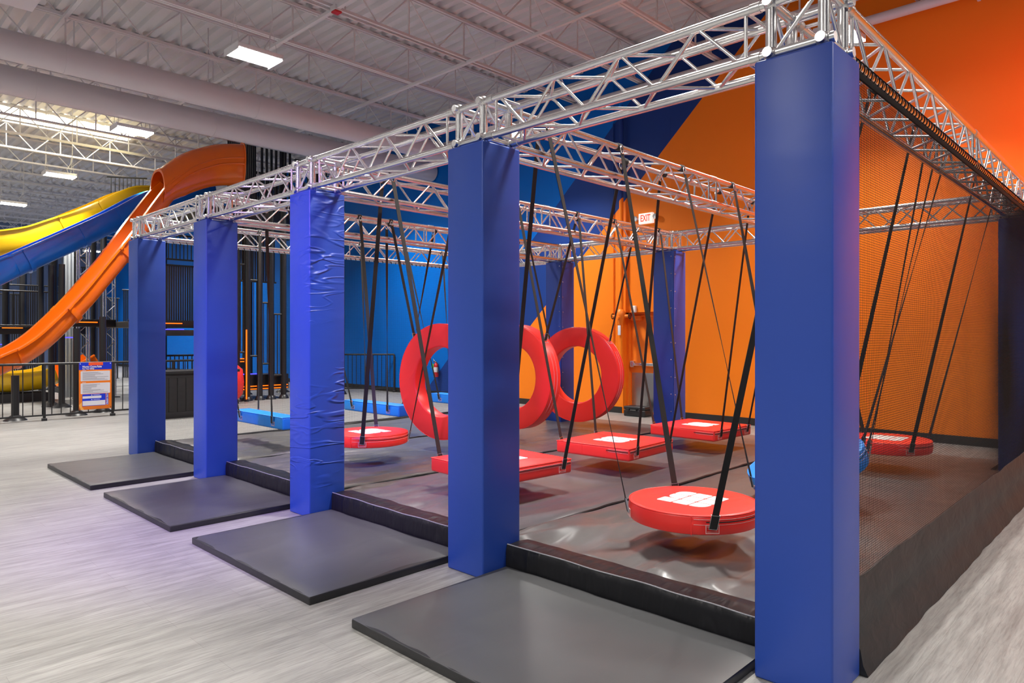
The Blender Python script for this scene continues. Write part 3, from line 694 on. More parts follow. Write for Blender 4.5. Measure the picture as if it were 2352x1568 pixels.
disc_swing(3.10, 1.27, 0, 'tilted light blue disc swing half hidden behind the corner column', r=0.50, ztop=0.54, h=0.16, tilt=R(-20), skin='sky', emblem=False, extra=((-78, -0.12), (-60, 0.20)))
disc_swing(5.25, 1.25, 0, 'round red disc swing seen through the safety net', ztop=0.47)
square_swing(1.47, 3.50, 1, 'square red platform swing half hidden by the second front column', ztop=0.455, rz=R(-4))
square_swing(3.24, 3.46, 1, 'square red platform swing with white emblem, middle one of its lane', ztop=0.44, rz=R(3))
square_swing(5.17, 3.47, 1, 'square red platform swing nearest the orange wall', ztop=0.43, rz=R(-2))
disc_swing(1.50, 5.68, 2, 'round red disc swing beside the creased third front column', ztop=0.49)
hoop_swing(2.62, 5.66, 2, 'upright red padded hoop swing left of and behind the second front column', rz=R(6), zc=1.02)
hoop_swing(4.00, 5.68, 2, 'upright red padded hoop swing in the middle of the three hoops', rz=R(-3), zc=1.02)
hoop_swing(5.38, 5.68, 2, 'upright red padded hoop swing farthest back, before the orange wall', rz=R(9), zc=1.0)
beam_swing(1.28, 7.82, 3, 'light blue beam swing between the third and fourth front columns', ln=1.45, ztop=0.56)
beam_swing(3.06, 7.78, 3, 'light blue beam swing behind the nearest red hoop', ln=1.45, ztop=0.58)
beam_swing(4.85, 7.8, 3, 'light blue beam swing at the back of the far lane', ln=1.45, ztop=0.58)

# ------------------------------------------------------------------ nets
def net(name, label, Y, x0, x1, z0, z1, pitch, th, parent_loc):
    o = thing(name, label, 'net', parent_loc)
    mb = MB()
    sag = lambda x, z: 0.03*math.sin(PI*(z-z0)/(z1-z0))*noise.noise((x*0.7, z*0.8, 1))
    nx = int((x1-x0)/pitch); nz = int((z1-z0)/pitch)
    for i in range(nx+1):
        x = x0 + (x1-x0)*i/nx; rings = []
        for j in range(13):
            z = z0 + (z1-z0)*j/12; y = Y + sag(x, z)
            rings.append([(x-th/2, y-th/2, z), (x+th/2, y-th/2, z), (x, y+th/2, z)])
        mb.loft(rings)
    for j in range(nz+1):
        z = z0 + (z1-z0)*j/nz; rings = []
        for i in range(25):
            x = x0 + (x1-x0)*i/24; y = Y + sag(x, z)
            rings.append([(x, y-th/2, z-th/2), (x, y+th/2, z-th/2), (x, y, z+th/2)])
        mb.loft(rings)
    part('net_mesh', mb, M['net'], o, off=parent_loc, smooth=0)
    return o
loc = Vector((3.2, 0.04, 0))
nt_ = net('safety_net', 'black mesh safety net closing the side next to the corner column', 0.045, CW+0.01, BX-0.01, 0.36, TZ-TC-0.03, 0.0125, 0.0015, loc)
rings = []
for i in range(61):
    x = CW + (BX-CW)*i/60; w1 = 0.02*noise.noise((x*2.3, 1, 0)); w2 = 0.02*noise.noise((x*3.1, 5, 0))
    rings.append([(x, 0.044+0.004, 0.43+w1), (x, 0.040, 0.43+w1), (x, 0.030+w2*0.5, 0.34), (x, 0.012+w2, 0.26), (x, 0.035+w1, 0.20), (x, 0.0+w2, 0.12), (x, -0.02+w1, 0.05), (x, -0.035+w2*0.7, 0.006), (x, 0.03, 0.004), (x, 0.05, 0.1), (x, 0.058, 0.25)])
part('bottom_hem', MB().loft(rings), M['net_hem'], nt_, off=loc, smooth=70)
part('top_hem', MB().rbox(CW+0.01, BX-0.01, 0.040, 0.050, TZ-TC-0.066, TZ-TC-0.030, 0.004), M['net'], nt_, off=loc)
hx = []; nT = int((BX-CW-0.05)/0.058)
for i in range(nT*12+1):
    a = 2*PI*i/12; hx.append((CW+0.02 + 0.058*i/12, C0-TC + (TR+0.005)*math.cos(a), TZ-TC + (TR+0.009)*math.sin(a) - 0.004))
part('lashing_cord', MB().path(hx, 0.0034, 5), M['net'], nt_, off=loc)
for z in (0.9, 1.15, 1.75, 2.0, 2.4, 2.62):
    part('corner_tie', MB().path([(CW-0.01, 0.03, z), (CW+0.02, 0.025, z+0.01), (CW+0.045, 0.03, z-0.004), (CW+0.06, 0.028, z-0.022)], 0.004, 5).ball((CW+0.02, 0.028, z+0.006), 0.010, 8, 5), M['net'], nt_, off=loc)
part('edge_cord', MB().path([(CW+0.008, 0.03, 0.3 + 2.58*i/20) for i in range(21)], 0.006, 6), M['net'], nt_, off=loc)
yn = SP*4 + CW + 0.02; loc2 = Vector((3.2, yn, 0))
n2_ = net('side_net', 'black mesh net closing the far side past the fifth front column', yn, CW+0.01, BX-0.01, 0.1, TZ-TC-0.03, 0.018, 0.0012, loc2)
hx = []
for i in range(60*10+1):
    a = 2*PI*i/10; hx.append((CW+0.05 + (BX-CW-0.1)*i/600, SP*4+C0+TC + (TR+0.005)*math.cos(a), TZ-TC + (TR+0.007)*math.sin(a) - 0.004))
part('lashing_cord', MB().path(hx, 0.004, 5), M['net'], n2_, off=loc2)
part('bottom_hem', MB().rbox(CW+0.01, BX-0.01, yn-0.012, yn+0.03, 0.0, 0.12, 0.01), M['net_hem'], n2_, off=loc2)

# ------------------------------------------------------------------ things on the mural wall
p = at_x(1008, 846, WALLX); fx = WALLX - 0.10
fe = thing('fire_extinguisher', 'red fire extinguisher with a green tag hung on the blue wall', 'fire extinguisher', (fx, p.y, p.z-0.22))
part('cylinder', MB().lathe([(0.001, 0), (0.06, 0.0), (0.068, 0.02), (0.068, 0.30), (0.05, 0.35), (0.022, 0.37), (0.022, 0.39), (0.001, 0.39)], 24), M['fire_red'], fe)
part('label_band', MB().lathe([(0.0690, 0.13), (0.0695, 0.14), (0.0695, 0.25), (0.0690, 0.26)], 24, caps=False), M['sign_pale'], fe, label='pale label')
part('valve_handle', MB().rbox(-0.02, 0.02, -0.02, 0.09, 0.39, 0.42, 0.006).tube((0, 0.05, 0.42), (0, 0.11, 0.47), 0.008).tube((0, -0.02, 0.40), (0, 0.10, 0.40), 0.007), M['steel'], fe)
part('hose', MB().path([(0, -0.03, 0.38), (0, -0.09, 0.33), (0, -0.085, 0.2), (0, -0.075, 0.1)], 0.011, 8), M['strap'], fe)
part('inspection_tag', MB().rbox(-0.075, -0.071, 0.01, 0.10, 0.24, 0.35, 0.001), M['green_tag'], fe, label='green tag')
part('wall_hook', MB().box(0.06, 0.10, -0.02, 0.02, 0.28, 0.36), M['steel'], fe, smooth=0)

p = at_x(1487, 502, WALLX)
ex = thing('exit_sign', 'white EXIT sign with red letters and two lamp heads on the orange wall', 'exit sign', (WALLX-0.04, p.y, p.z))
part('sign_box', MB().rbox(-0.035, 0.04, -0.165, 0.165, -0.105, 0.105, 0.012), M['exit_lit'], ex)
em = text_mesh('EXIT', 0.185, M['exit_red'], 'letters', 0.001, 'CENTER', 0.004)
eo = part('letters', em, parent=ex); eo.location = (-0.037, 0, -0.002); eo.rotation_euler = (R(90), 0, R(-90)); eo.scale = (0.62, 1, 1)
for s in (-1, 1):
    h = part('lamp_head', MB().lathe([(0.02, 0.04), (0.05, 0.02), (0.06, -0.03), (0.05, -0.045), (0.001, -0.04)], 18, (-0.02, s*0.235, 0.01), 'x'), M['steel'], ex)
    part('lamp_arm', MB().tube((0, s*0.16, 0), (0, s*0.235, 0.01), 0.012), M['exit_face'], h)

p = at_x(1408, 828, WALLX)
fa = thing('fire_alarm_pull', 'small red fire alarm pull station on the orange wall', 'fire alarm', (WALLX, p.y, p.z))
part('station_box', MB().rbox(-0.06, 0.0, -0.06, 0.06, -0.08, 0.08, 0.008), M['fire_red'], fa); part('pull_handle', MB().rbox(-0.075, -0.06, -0.04, 0.04, -0.03, 0.0, 0.004), M['sign_pale'], fa, label='white pull handle')
part('label_plate', MB().rbox(-0.063, -0.06, -0.045, 0.045, 0.025, 0.06, 0.001), M['sign_pale'], fa)
tag(part('wall_conduit', MB().tube((WALLX-0.03, p.y-0.03, p.z+0.08), (WALLX-0.03, p.y-0.03, 6.9), 0.012), M['mural']), 'thin painted conduit rising from the fire alarm on the mural wall', 'conduit')
p = at_x(1427, 728, WALLX-0.12); py_ = p.y
sr = thing('sprinkler_riser', 'orange painted standpipe with a two wheel valve beside the door', 'pipe', (WALLX-0.12, py_, 0.5))
part('pipe', MB().tube((0, 0, 0.1), (0, 0, 5.85), 0.045, 16), M['mural'], sr)
part('drain_elbow', MB().ball((0, 0, 0.08), 0.06, 12, 7).tube((0, 0, 0.08), (-0.08, 0, 0.06), 0.04, 12), M['mural'], sr)
vb = part('valve_body', MB().lathe([(0.05, -0.16), (0.075, -0.05), (0.10, 0.04), (0.085, 0.12), (0.05, 0.16)], 16, (-0.02, 0, p.z-0.5)).tube((0, -0.2, p.z-0.48), (0, 0.2, p.z-0.48), 0.032, 12).tube((-0.14, 0, p.z-0.52), (0, 0, p.z-0.52), 0.03, 12), M['door'], sr)
for s in (-1, 1):
    rg = [(0.055*math.cos(2*PI*i/12), s*0.21, p.z-0.48 + 0.055*math.sin(2*PI*i/12)) for i in range(13)]
    part('hand_wheel', MB().path(rg, 0.009, 6).tube((-0.05, s*0.21, p.z-0.48), (0.05, s*0.21, p.z-0.48), 0.006, 6).tube((0, s*0.21, p.z-0.53), (0, s*0.21, p.z-0.43), 0.006, 6), M['black_metal'], vb)
part('valve_tag', MB().rbox(-0.075, -0.07, -0.035, 0.035, p.z-0.5-0.37, p.z-0.5-0.17, 0.001), M['sign_pale'], sr, label='white hanging tag')
p = at_x(1458, 711, WALLX)
tag(part('motion_sensor', MB().rbox(WALLX-0.06, WALLX, p.y-0.05, p.y+0.05, p.z-0.06, p.z+0.08, 0.012), M['exit_face']), 'small white sensor above the orange door', 'sensor')
cs = thing('tool_case', 'black plastic case on the floor in front of the orange door', 'case', (8.54, 6.70, 0), R(4))
part('case_body', MB().rbox(-0.14, 0.14, -0.24, 0.24, 0.0, 0.13, 0.02), M['case'], cs); part('case_lid', MB().rbox(-0.142, 0.142, -0.242, 0.242, 0.135, 0.20, 0.02), M['case'], cs)
for s in (-1, 1): part('latch', MB().rbox(-0.155, -0.14, s*0.14-0.03, s*0.14+0.03, 0.09, 0.16, 0.004), M['case'], cs)
part('handle', MB().path([(-0.14, -0.07, 0.12), (-0.18, -0.06, 0.13), (-0.18, 0.06, 0.13), (-0.14, 0.07, 0.12)], 0.01, 6), M['case'], cs)

# ------------------------------------------------------------------ railings
def railing(p, q, label, posts, h=1.07, step=0.115, name='railing'):
    p = Vector((*p, 0)); q = Vector((*q, 0)); d = q - p; ln = d.length
    o = thing(name, label, 'railing', p, math.atan2(d.y, d.x))
    part('top_rail', MB().tube((0, 0, h), (ln, 0, h), 0.024, 12), M['black_metal'], o)
    part('bottom_rail', MB().rbox(0, ln, -0.015, 0.015, 0.09, 0.12, 0.004), M['black_metal'], o)
    for i in range(posts+1):
        x = ln*i/posts
        ps = part('post', MB().rbox(x-0.022, x+0.022, -0.022, 0.022, 0, h, 0.004), M['black_metal'], o)
        part('post_foot', MB().rbox(x-0.04, x+0.04, -0.045, 0.045, 0, 0.05, 0.006), M['black_metal'], ps)
    n = int(ln/step)
    for i in range(1, n):
        if abs((ln*i/n) % (ln/posts)) > 0.03: part('baluster', MB().tube((ln*i/n, 0, 0.11), (ln*i/n, 0, h-0.01), 0.009, 8), M['black_metal'], o)
    return o
railing((-2.2, 14.3), (3.6, 14.3), 'black metal railing carrying the rules sign at the left', 5, step=0.15)
railing((7.1, 16.6), (8.7, 15.0), 'black metal railing before the blue wall, right of the climbing tower', 1, step=0.115)

# rules sign on the railing
sx0, sx1, sz0, sz1 = 0.68, 1.25, 0.16, 1.08
sg = thing('rules_sign', 'orange and blue Warrior Course Rules sign on the black railing', 'sign', (sx0, 14.26, sz0))
SW, SH = sx1-sx0, sz1-sz0
def panel(name, x0, x1, z0, z1, m, d, r=0.001, label=None): return part(name, MB().box(x0*SW, x1*SW, -d-0.001, -d, z0*SH, z1*SH), m, sg, smooth=0, label=label)
part('board', MB().rbox(0, SW, 0.0, 0.006, 0, SH, 0.0015), M['sign_orange'], sg)
panel('header', 0, 1, 0.845, 1, M['sign_blue'], 0.0005, label='blue header')
panel('header_tab', 0.29, 0.73, 0.935, 1, M['sign_coral'], 0.002)
def rpanel(name, x0, x1, z0, z1, m, d, rad=0.012):
    pts = []
    for cx, cz, a0 in ((x1*SW-rad, z1*SH-rad, 0), (x0*SW+rad, z1*SH-rad, PI/2), (x0*SW+rad, z0*SH+rad, PI), (x1*SW-rad, z0*SH+rad, 1.5*PI)):
        for i in range(5): a = a0 + PI/2*i/4; pts.append((cx+rad*math.cos(a), cz+rad*math.sin(a)))
    return part(name, MB().loft([[(a, -d, b) for a, b in pts], [(a, -d-0.001, b) for a, b in pts]]), m, sg, smooth=0)
def txt(body, x, z, size, m, d=0.003, bold=0.0, align='LEFT', name='lettering', rot=0.0, sx=1.0):
    t = part(name, text_mesh(body, size, m, name, 0.0004, align, bold), parent=sg)
    t.location = (x*SW, -d, z*SH); t.rotation_euler = (R(90), rot, 0); t.scale = (sx, 1, 1); return t
txt('Warrior Course Rules', 0.10, 0.908, 0.054, M['white'], bold=0.0014, sx=0.68)
txt('For Your Safety', 0.10, 0.866, 0.040, M['white'], bold=0.0008, sx=0.80)
b1 = rpanel('text_box', 0.05, 0.95, 0.605, 0.815, M['sign_pale'], 0.001)
b2 = rpanel('text_box', 0.05, 0.95, 0.335, 0.560, M['sign_pale'], 0.001)
def lines(par, zt, zb, n, x0, ws):
    mb = MB()
    for i in range(n):
        z = zt + (zb-zt)*i/(n-1); mb.box(x0*SW, (x0 + ws[i % len(ws)])*SW, -0.0028, -0.002, z*SH-0.0035, z*SH+0.0035)
    part('text_lines', mb, M['sign_ink'], par, smooth=0)
lines(b1, 0.79, 0.63, 9, 0.11, (0.48, 0.55, 0.63, 0.38, 0.37, 0.79, 0.44, 0.67, 0.76))
lines(b2, 0.535, 0.36, 10, 0.11, (0.53, 0.43, 0.44, 0.42, 0.27, 0.26, 0.54, 0.65, 0.31, 0.77))
panel('box_title', 0.10, 0.21, 0.824, 0.834, M['sign_pale'], 0.001); panel('box_title', 0.10, 0.21, 0.569, 0.579, M['sign_pale'], 0.001)
panel('warning_panel', 0.10, 0.81, 0.075, 0.325, M['sign_blue'], 0.001)
panel('warning_box', 0.11, 0.68, 0.235, 0.285, M['sign_pale'], 0.002); panel('warning_box', 0.11, 0.80, 0.085, 0.185, M['sign_pale'], 0.002)
txt('WARNING', 0.43, 0.305, 0.024, M['white'], 0.0035); txt('WARNING', 0.43, 0.208, 0.024, M['white'], 0.0035)
for z in (0.298, 0.201):
    part('warning_triangle', MB().loft([[(0.36*SW, y, z*SH), (0.41*SW, y, z*SH), (0.385*SW, y, z*SH+0.017)] for y in (-0.0035, -0.002)]), M['white'], sg, smooth=0)
panel('side_panel', 0.825, 0.90, 0.085, 0.325, M['sign_blue'], 0.001)
txt('CRASH MAT', 0.863, 0.205, 0.040, M['white'], 0.003, 0.0008, 'CENTER', rot=R(-90))
part('corner_chevron', MB().loft([[(0.0, y, 0.10*SH), (0.09*SW, y, 0.17*SH), (0.09*SW, y, 0.06*SH), (0.16*SW, y, 0.0), (0.06*SW, y, 0.0)] for y in (-0.0015, -0.0005)]), M['sign_amber'], sg, smooth=0)
for a, b in ((0.04, 0.97), (0.96, 0.97), (0.02, 0.02), (0.97, 0.03)):
    part('cable_tie', MB().ball((a*SW, -0.003, b*SH), 0.009, 8, 5), M['sign_pale'] if b > 0.5 else M['strap'], sg)

# black boarded counter behind the far columns
ct = thing('boarded_counter', 'low black boarded counter seen between the fourth and fifth columns', 'counter', (2.0, 12.95, 0))
part('carcass', MB().box(-0.5, 1.2, 0, 0.5, 0, 0.86), M['black_board'], ct, smooth=0); part('worktop', MB().rbox(-0.55, 1.25, -0.06, 0.56, 0.86, 0.92, 0.01), M['black_board'], ct)
for i in range(10): part('board', MB().rbox(-0.45 + 0.16*i, -0.45 + 0.16*i+0.15, -0.014, 0, 0.12, 0.80, 0.004), M['black_board'], ct)
part('plinth', MB().rbox(-0.5, 1.2, -0.02, 0, 0, 0.12, 0.004), M['black_board'], ct); part('top_band', MB().rbox(-0.5, 1.2, -0.02, 0, 0.78, 0.86, 0.004), M['black_board'], ct)

# ------------------------------------------------------------------ slides
def spline(path):
    def cr(t):
        k = len(path)-1; u = min(max(t, 0), 1)*k; i = min(int(u), k-1); f = u - i
        p0, p1, p2, p3 = (path[max(i-1, 0)], path[i], path[i+1], path[min(i+2, k)])
        return 0.5*((2*p1) + (p2-p0)*f + (2*p0-5*p1+4*p2-p3)*f*f + (3*p1-p0-3*p2+p3)*f*f*f)
    return cr
def sweep(path, prof_fn, name, m, parent, off, n=60, t0=0.0, t1=1.0, upright=False, shell=0.0):
    """sweeps a cross-section of (side, up) pairs along a smooth path; a shell doubles back inside and stays open at both ends"""
    cr = spline(path); rings = []
    seq = [(t0 + (t1-t0)*j/n, 1.0) for j in range(n+1)]
    if shell: seq += [(t1 - (t1-t0)*j/n, 1.0 - shell) for j in range(n+1)]
    for t, sc in seq:
        c = cr(t); d = (cr(min(t+0.02, 1)) - cr(max(t-0.02, 0))).normalized()
        sd = d.cross(Vector((0, 0, 1))).normalized(); u = Vector((0, 0, 1)) if upright else sd.cross(d).normalized()
        rings.append([c + sd*a*sc + u*b*sc for a, b in prof_fn(t)])
    if shell: rings.append(rings[0])
    return part(name, MB().loft(rings, caps=not shell), m, parent, off=off, smooth=50)
def channel(w, h, th=0.03, lip=0.075):
    """open U trough with out-turned lips, as a closed outline"""
    arc = lambda ww, hh, a: (ww/2*math.copysign(abs(math.cos(a))**0.75, math.cos(a)), hh*math.sin(a))
    outer = [(-w/2-lip, 0.03), (-w/2-lip, -0.005), (-w/2, -0.005)] + [arc(w, h, PI + PI*i/16) for i in range(1, 16)] + [(w/2, -0.005), (w/2+lip, -0.005), (w/2+lip, 0.03)]
    inner = [arc(w-2*th, h-th, -PI*i/16) for i in range(17)]
    inner[0] = (w/2-th, 0.03); inner[-1] = (-w/2+th, 0.03)
    return outer + inner
def collar(w, h): return [(a*1.0, b) for a, b in channel(w+0.07, h+0.035, 0.045, 0.075)]
def at_path(pts): return [at_y(*p) for p in pts]
os_ = thing('orange_slide', 'tall orange slide with a hooded bend at the top, left behind the columns', 'slide', (0.5, 16.0, 0))
OP = at_path([(-420, 890, 15.3), (-280, 884, 15.4), (-160, 868, 15.5), (-80, 846, 15.6), (0, 812, 15.72), (38, 795, 15.78), (86, 761, 15.85), (160, 690, 15.95), (215, 627, 16.03), (268, 563, 16.1), (315, 499, 16.18), (362, 438, 16.25), (385, 415, 16.28)])
sweep(OP, lambda t: channel(0.66, 0.38), 'trough', M['orange_gel'], os_, os_.location, 80)
for t in (0.37, 0.558, 0.733):
    sweep(OP, lambda t_: collar(0.66, 0.38), 'joint_flange', M['orange_gel'], os_, os_.location, 2, t, t+0.010)
HP = at_path([(361, 440, 16.25), (400, 409, 16.28), (434, 389, 16.3), (485, 374, 16.3), (530, 371, 16.25), (556, 372, 16.2)])
def hood(w, h, top):
    o = []
    for i in range(32):
        a = -PI/2 + 2*PI*i/32; c_, s_ = math.cos(a), math.sin(a)
        o.append((w/2*math.copysign(abs(c_)**0.8, c_), s_*(top if s_ > 0 else h)))
    return o
hd = lambda t: hood(0.76, 0.42 + 0.18*min(1, t*3), 0.50 - 0.06*min(1, t*2))
sweep(HP, hd, 'hood', M['orange_gel'], os_, os_.location, 40, 0.0, 1.0, True, 0.06)
for dz in (0.02, -0.12):
    for sgn in (-1, 1):
        sweep(HP, lambda t, dz=dz, sgn=sgn: [(sgn*0.368 + 0.026*math.cos(a), dz + 0.022*math.sin(a)) for a in [2*PI*i/8 for i in range(8)]], 'hood_rib', M['orange_gel'], os_, os_.location, 30, 0.01, 1.0, True)
sweep(HP, lambda t: hood(0.84, 0.66, 0.50), 'end_flange', M['orange_gel'], os_, os_.location, 3, 0.97, 1.0, True, 0.10)
sweep(HP, lambda t: hood(0.80, 0.44, 0.53), 'mouth_flange', M['orange_gel'], os_, os_.location, 3, 0.0, 0.02, True, 0.08)

bs = thing('blue_slide', 'long straight blue slide descending behind the orange slide', 'slide', (0.5, 17.7, 0))
BP = at_path([(-620, 850, 17.0), (-400, 782, 17.2), (-200, 690, 17.4), (-90, 636, 17.5), (0, 595, 17.55), (25, 584, 17.58), (143, 533, 17.7), (242, 488, 17.8), (334, 442, 17.9), (410, 432, 18.0), (480, 428, 18.1)])
sweep(BP, lambda t: channel(0.66, 0.50), 'trough', M['blue_gel'], bs, bs.location, 60)
for t in (0.515, 0.622, 0.71):
    sweep(BP, lambda t_: collar(0.66, 0.50), 'joint_flange', M['blue_gel'], bs, bs.location, 2, t, t+0.009)
ys = thing('yellow_slide', 'curved yellow slide at the left, behind the blue slide', 'slide', (0.5, 20.6, 0))
YP = at_path([(-180, 548, 20.4), (-90, 542, 20.4), (0, 534, 20.4), (60, 524, 20.4), (130, 500, 20.4), (207, 470, 20.5), (285, 437, 20.6), (345, 434, 20.6)])
sweep(YP, lambda t: channel(0.80, 0.62), 'trough', M['yellow_gel'], ys, ys.location, 60)
for t in (0.555, 0.72):
    sweep(YP, lambda t_: collar(0.80, 0.62), 'joint_flange', M['yellow_gel'], ys, ys.location, 2, t, t+0.009)
YB = at_path([(200, 505, 21.6), (235, 500, 21.6), (270, 488, 21.6), (310, 476, 21.6), (350, 470, 21.6)])
sweep(YB, lambda t: hood(0.9, 0.50, 0.3), 'lower_tunnel', M['yellow_gel'], ys, ys.location, 24, 0, 1, True, 0.06)
fl_ = thing('added_flood', 'small added flood fixture on the climbing tower, for the warm roof light', 'lamp', (3.55, 18.2, 5.02))  # invented fixture, added to go with the warm light below
part('added_flood_body', MB().rbox(-0.12, 0.12, -0.08, 0.08, 0.06, 0.22, 0.015), M['black_metal'], fl_); part('added_flood_bracket', MB().box(-0.14, -0.125, -0.02, 0.02, 0, 0.18).box(0.125, 0.14, -0.02, 0.02, 0, 0.18).box(-0.14, 0.14, -0.02, 0.02, 0, 0.012), M['black_metal'], fl_, smooth=0)
wf = spot('added_warm_roof_light', (3.3, 18.2, 5.35), (0.2, 21.0, 7.3), (1.0, 0.86, 0.42), 300, 120, 0.9)  # added light that warms the roof deck, its source is made up

# slide run-outs near the floor, behind the railing
for lab, pts, m, w, h in (('low yellow slide run-out on a black plinth behind the railing', [(-160, 852, 19.4), (-60, 856, 19.4), (20, 857, 19.4), (80, 852, 19.4), (112, 842, 19.4)], 'yellow_gel', 1.1, 0.46),
                          ('low orange slide run-out behind the railing posts', [(128, 838, 21.8), (150, 836, 21.8), (178, 830, 21.8), (205, 815, 21.8)], 'orange_gel', 1.0, 0.62)):
    P = at_path(pts); o = thing('slide_runout', lab, 'slide', (P[1].x, P[1].y, 0))
    sweep(P, lambda t: channel(w, h), 'trough', M[m], o, o.location, 24)
    z = min(p.z for p in P) - h - 0.02
    part('plinth', MB().box(P[0].x, P[-1].x-0.1, P[0].y-0.4, P[0].y+0.4, 0, z), M['black_board'], o, off=o.location, smooth=0)

# ------------------------------------------------------------------ climbing tower behind
def tower_post(x, y, h, label, r=0.065, group='black tower posts', fl=0.13):
    o = thing('tower_post', label, 'post', (x, y, 0), 0, group)
    part('pole', MB().tube((0, 0, 0), (0, 0, h), r, 16), M['black_metal'], o)
    part('base_flange', MB().lathe([(0.001, 0), (r+fl, 0.0), (r+fl*0.9, 0.02), (r+0.02, 0.09), (r, 0.10), (r-0.01, 0.0)], 20), M['black_metal'], o)
    return o
LP = 'black steel post of the climbing tower behind the rig'
def slat_panel(p, q, z0, z1, label, step=0.09, w=0.02, name='slat_panel', mid=True, group='black slatted tower panels'):
    p = Vector((*p, 0)); q = Vector((*q, 0)); d = q-p; ln = d.length
    o = thing(name, label, 'panel', (p.x, p.y, z0), math.atan2(d.y, d.x), group)
    h = z1 - z0
    part('top_rail', MB().tube((0, 0, h), (ln, 0, h), 0.024, 10), M['black_metal'], o); part('bottom_rail', MB().tube((0, 0, 0), (ln, 0, 0), 0.024, 10), M['black_metal'], o)
    mb = MB(); n = max(2, int(ln/step))
    for i in range(1, n): x = ln*i/n; mb.box(x-w/2, x+w/2, -0.008, 0.008, 0, h)
    part('slats', mb, M['black_metal'], o, smooth=0)
    return o
def platform(x0, x1, y0, y1, z, label, th=0.16, leds=()):
    o = thing('tower_platform', label, 'platform', ((x0+x1)/2, y0, z-th))
    part('deck', MB().rbox(x0, x1, y0, y1, z-th, z, 0.01), M['black_board'], o, off=o.location)
    part('fascia', MB().rbox(x0-0.01, x1+0.01, y0-0.025, y0, z-th-0.02, z+0.02, 0.004), M['black_metal'], o, off=o.location)
    for (a, b, dz, c) in leds:
        part('light_strip', MB().rbox(a, b, y0-0.034, y0-0.026, z+dz-0.012, z+dz+0.012, 0.003), M[c], o, off=o.location, label='glowing %s light strip' % ('orange' if 'orange' in c else 'blue'))
    return o
# stepped stair screen right of the fourth column
for x, h in ((4.34, 4.2), (4.6, 4.6), (4.92, 4.8), (5.22, 4.8), (5.56, 4.8), (6.3, 6.9), (7.28, 6.9)): tower_post(x, 15.45, h, LP, 0.07, fl=0.06)
for x, h in ((3.3, 4.7), (4.3, 4.7), (5.4, 7.0), (6.5, 7.0), (7.6, 7.0)): tower_post(x, 17.3, h, LP, 0.07)
for x, h in ((2.8, 4.6), (4.2, 4.7), (5.6, 7.0), (7.0, 7.0)): tower_post(x, 20.4, h, LP, 0.08)
for x in (3.4, 5.0, 6.6): tower_post(x, 23.6, 4.8, LP, 0.08)
stair_lab = 'short barred rail, one step of the descending stair screen by the fourth column'
for (a, b, z1, z0) in ((4.34, 4.6, 3.35, 1.2), (4.6, 4.92, 2.98, 1.1), (4.92, 5.22, 2.43, 0.9), (5.22, 5.56, 2.15, 0.6)):
    slat_panel((a, 15.45), (b, 15.45), z0, z1, stair_lab, 0.075, 0.018, 'stair_rail', group='stair screen rails')
platform(4.1, 5.75, 15.60, 16.6, 0.60, 'lowest black tower step with blue and orange light strips', 0.34, ((4.55, 5.05, 0.05, 'led_blue'), (4.0, 4.3, 0.05, 'led_blue'), (4.12, 5.74, -0.33, 'led_orange'), (4.12, 5.74, -0.26, 'led_orange')))
platform(4.1, 4.95, 16.0, 16.9, 1.0, 'second black tower step with an orange light strip', 0.2, ((4.1, 4.9, -0.05, 'led_orange'), (4.1, 4.9, 0.02, 'led_orange')))
lt = thing('light_tube', 'tall glowing orange light tube standing by the stair screen', 'light', (4.50, 15.28, 0))
part('tube', MB().tube((0, 0, 0.05), (0, 0, 1.75), 0.016, 10), M['led_orange'], lt); part('tube_base', MB().lathe([(0.001, 0), (0.06, 0), (0.05, 0.05), (0.001, 0.06)], 14), M['black_metal'], lt)
dm = thing('padded_drum', 'red padded drum just showing beside the fourth front column', 'drum', (3.97, 15.05, 0.1))
part('drum_pad', MB().lathe([(0.001, 0.0), (0.2, 0.0), (0.30, 0.12), (0.33, 0.4), (0.30, 0.7), (0.2, 0.8), (0.001, 0.82)], 28), M['red'], dm); part('drum_base', MB().lathe([(0.001, -0.1), (0.22, -0.1), (0.2, 0.0), (0.001, 0.02)], 20), M['black_metal'], dm)
# decks and screens
platform(4.3, 8.3, 17.0, 20.4, 5.0, 'top black deck of the climbing tower under the roof', 0.22)
platform(2.4, 4.0, 16.4, 19.6, 1.95, 'black mid level deck with an orange light strip behind the fifth column', 0.14, ((2.5, 3.4, -0.05, 'led_orange'),))
platform(2.4, 3.9, 15.9, 16.6, 1.72, 'black ledge with a blue light strip behind the fifth column', 0.10, ((2.75, 3.25, 0.03, 'led_blue'),))
platform(1.0, 2.4, 18.0, 19.0, 1.98, 'black deck with orange and blue light strips above the orange slide', 0.14, ((1.2, 2.0, -0.05, 'led_orange'), (1.2, 1.6, -0.42, 'led_blue')))
SL = 'black slatted screen on the climbing tower'
slat_panel((2.35, 16.9), (4.0, 16.9), 1.965, 3.35, SL, 0.055, 0.042)
slat_panel((2.35, 16.9), (4.0, 16.9), 3.5, 4.1, SL, 0.09)
slat_panel((4.1, 17.3), (6.3, 17.3), 3.1, 4.9, SL, 0.06, 0.045)
slat_panel((4.75, 17.0), (5.6, 17.0), 5.0, 6.9, SL, 0.055, 0.05)
slat_panel((5.6, 17.0), (6.7, 17.0), 5.0, 6.9, SL, 0.13, 0.07)
slat_panel((6.7, 17.0), (8.3, 17.0), 5.0, 6.6, SL, 0.14, 0.04)
slat_panel((3.42, 22.3), (4.35, 21.7), 5.6, 6.42, SL, 0.11)
slat_panel((6.5, 20.4), (8.3, 20.4), 5.0, 6.9, SL, 0.06, 0.045)
slat_panel((2.6, 17.3), (4.2, 17.3), 0.02, 1.1, SL, 0.10)
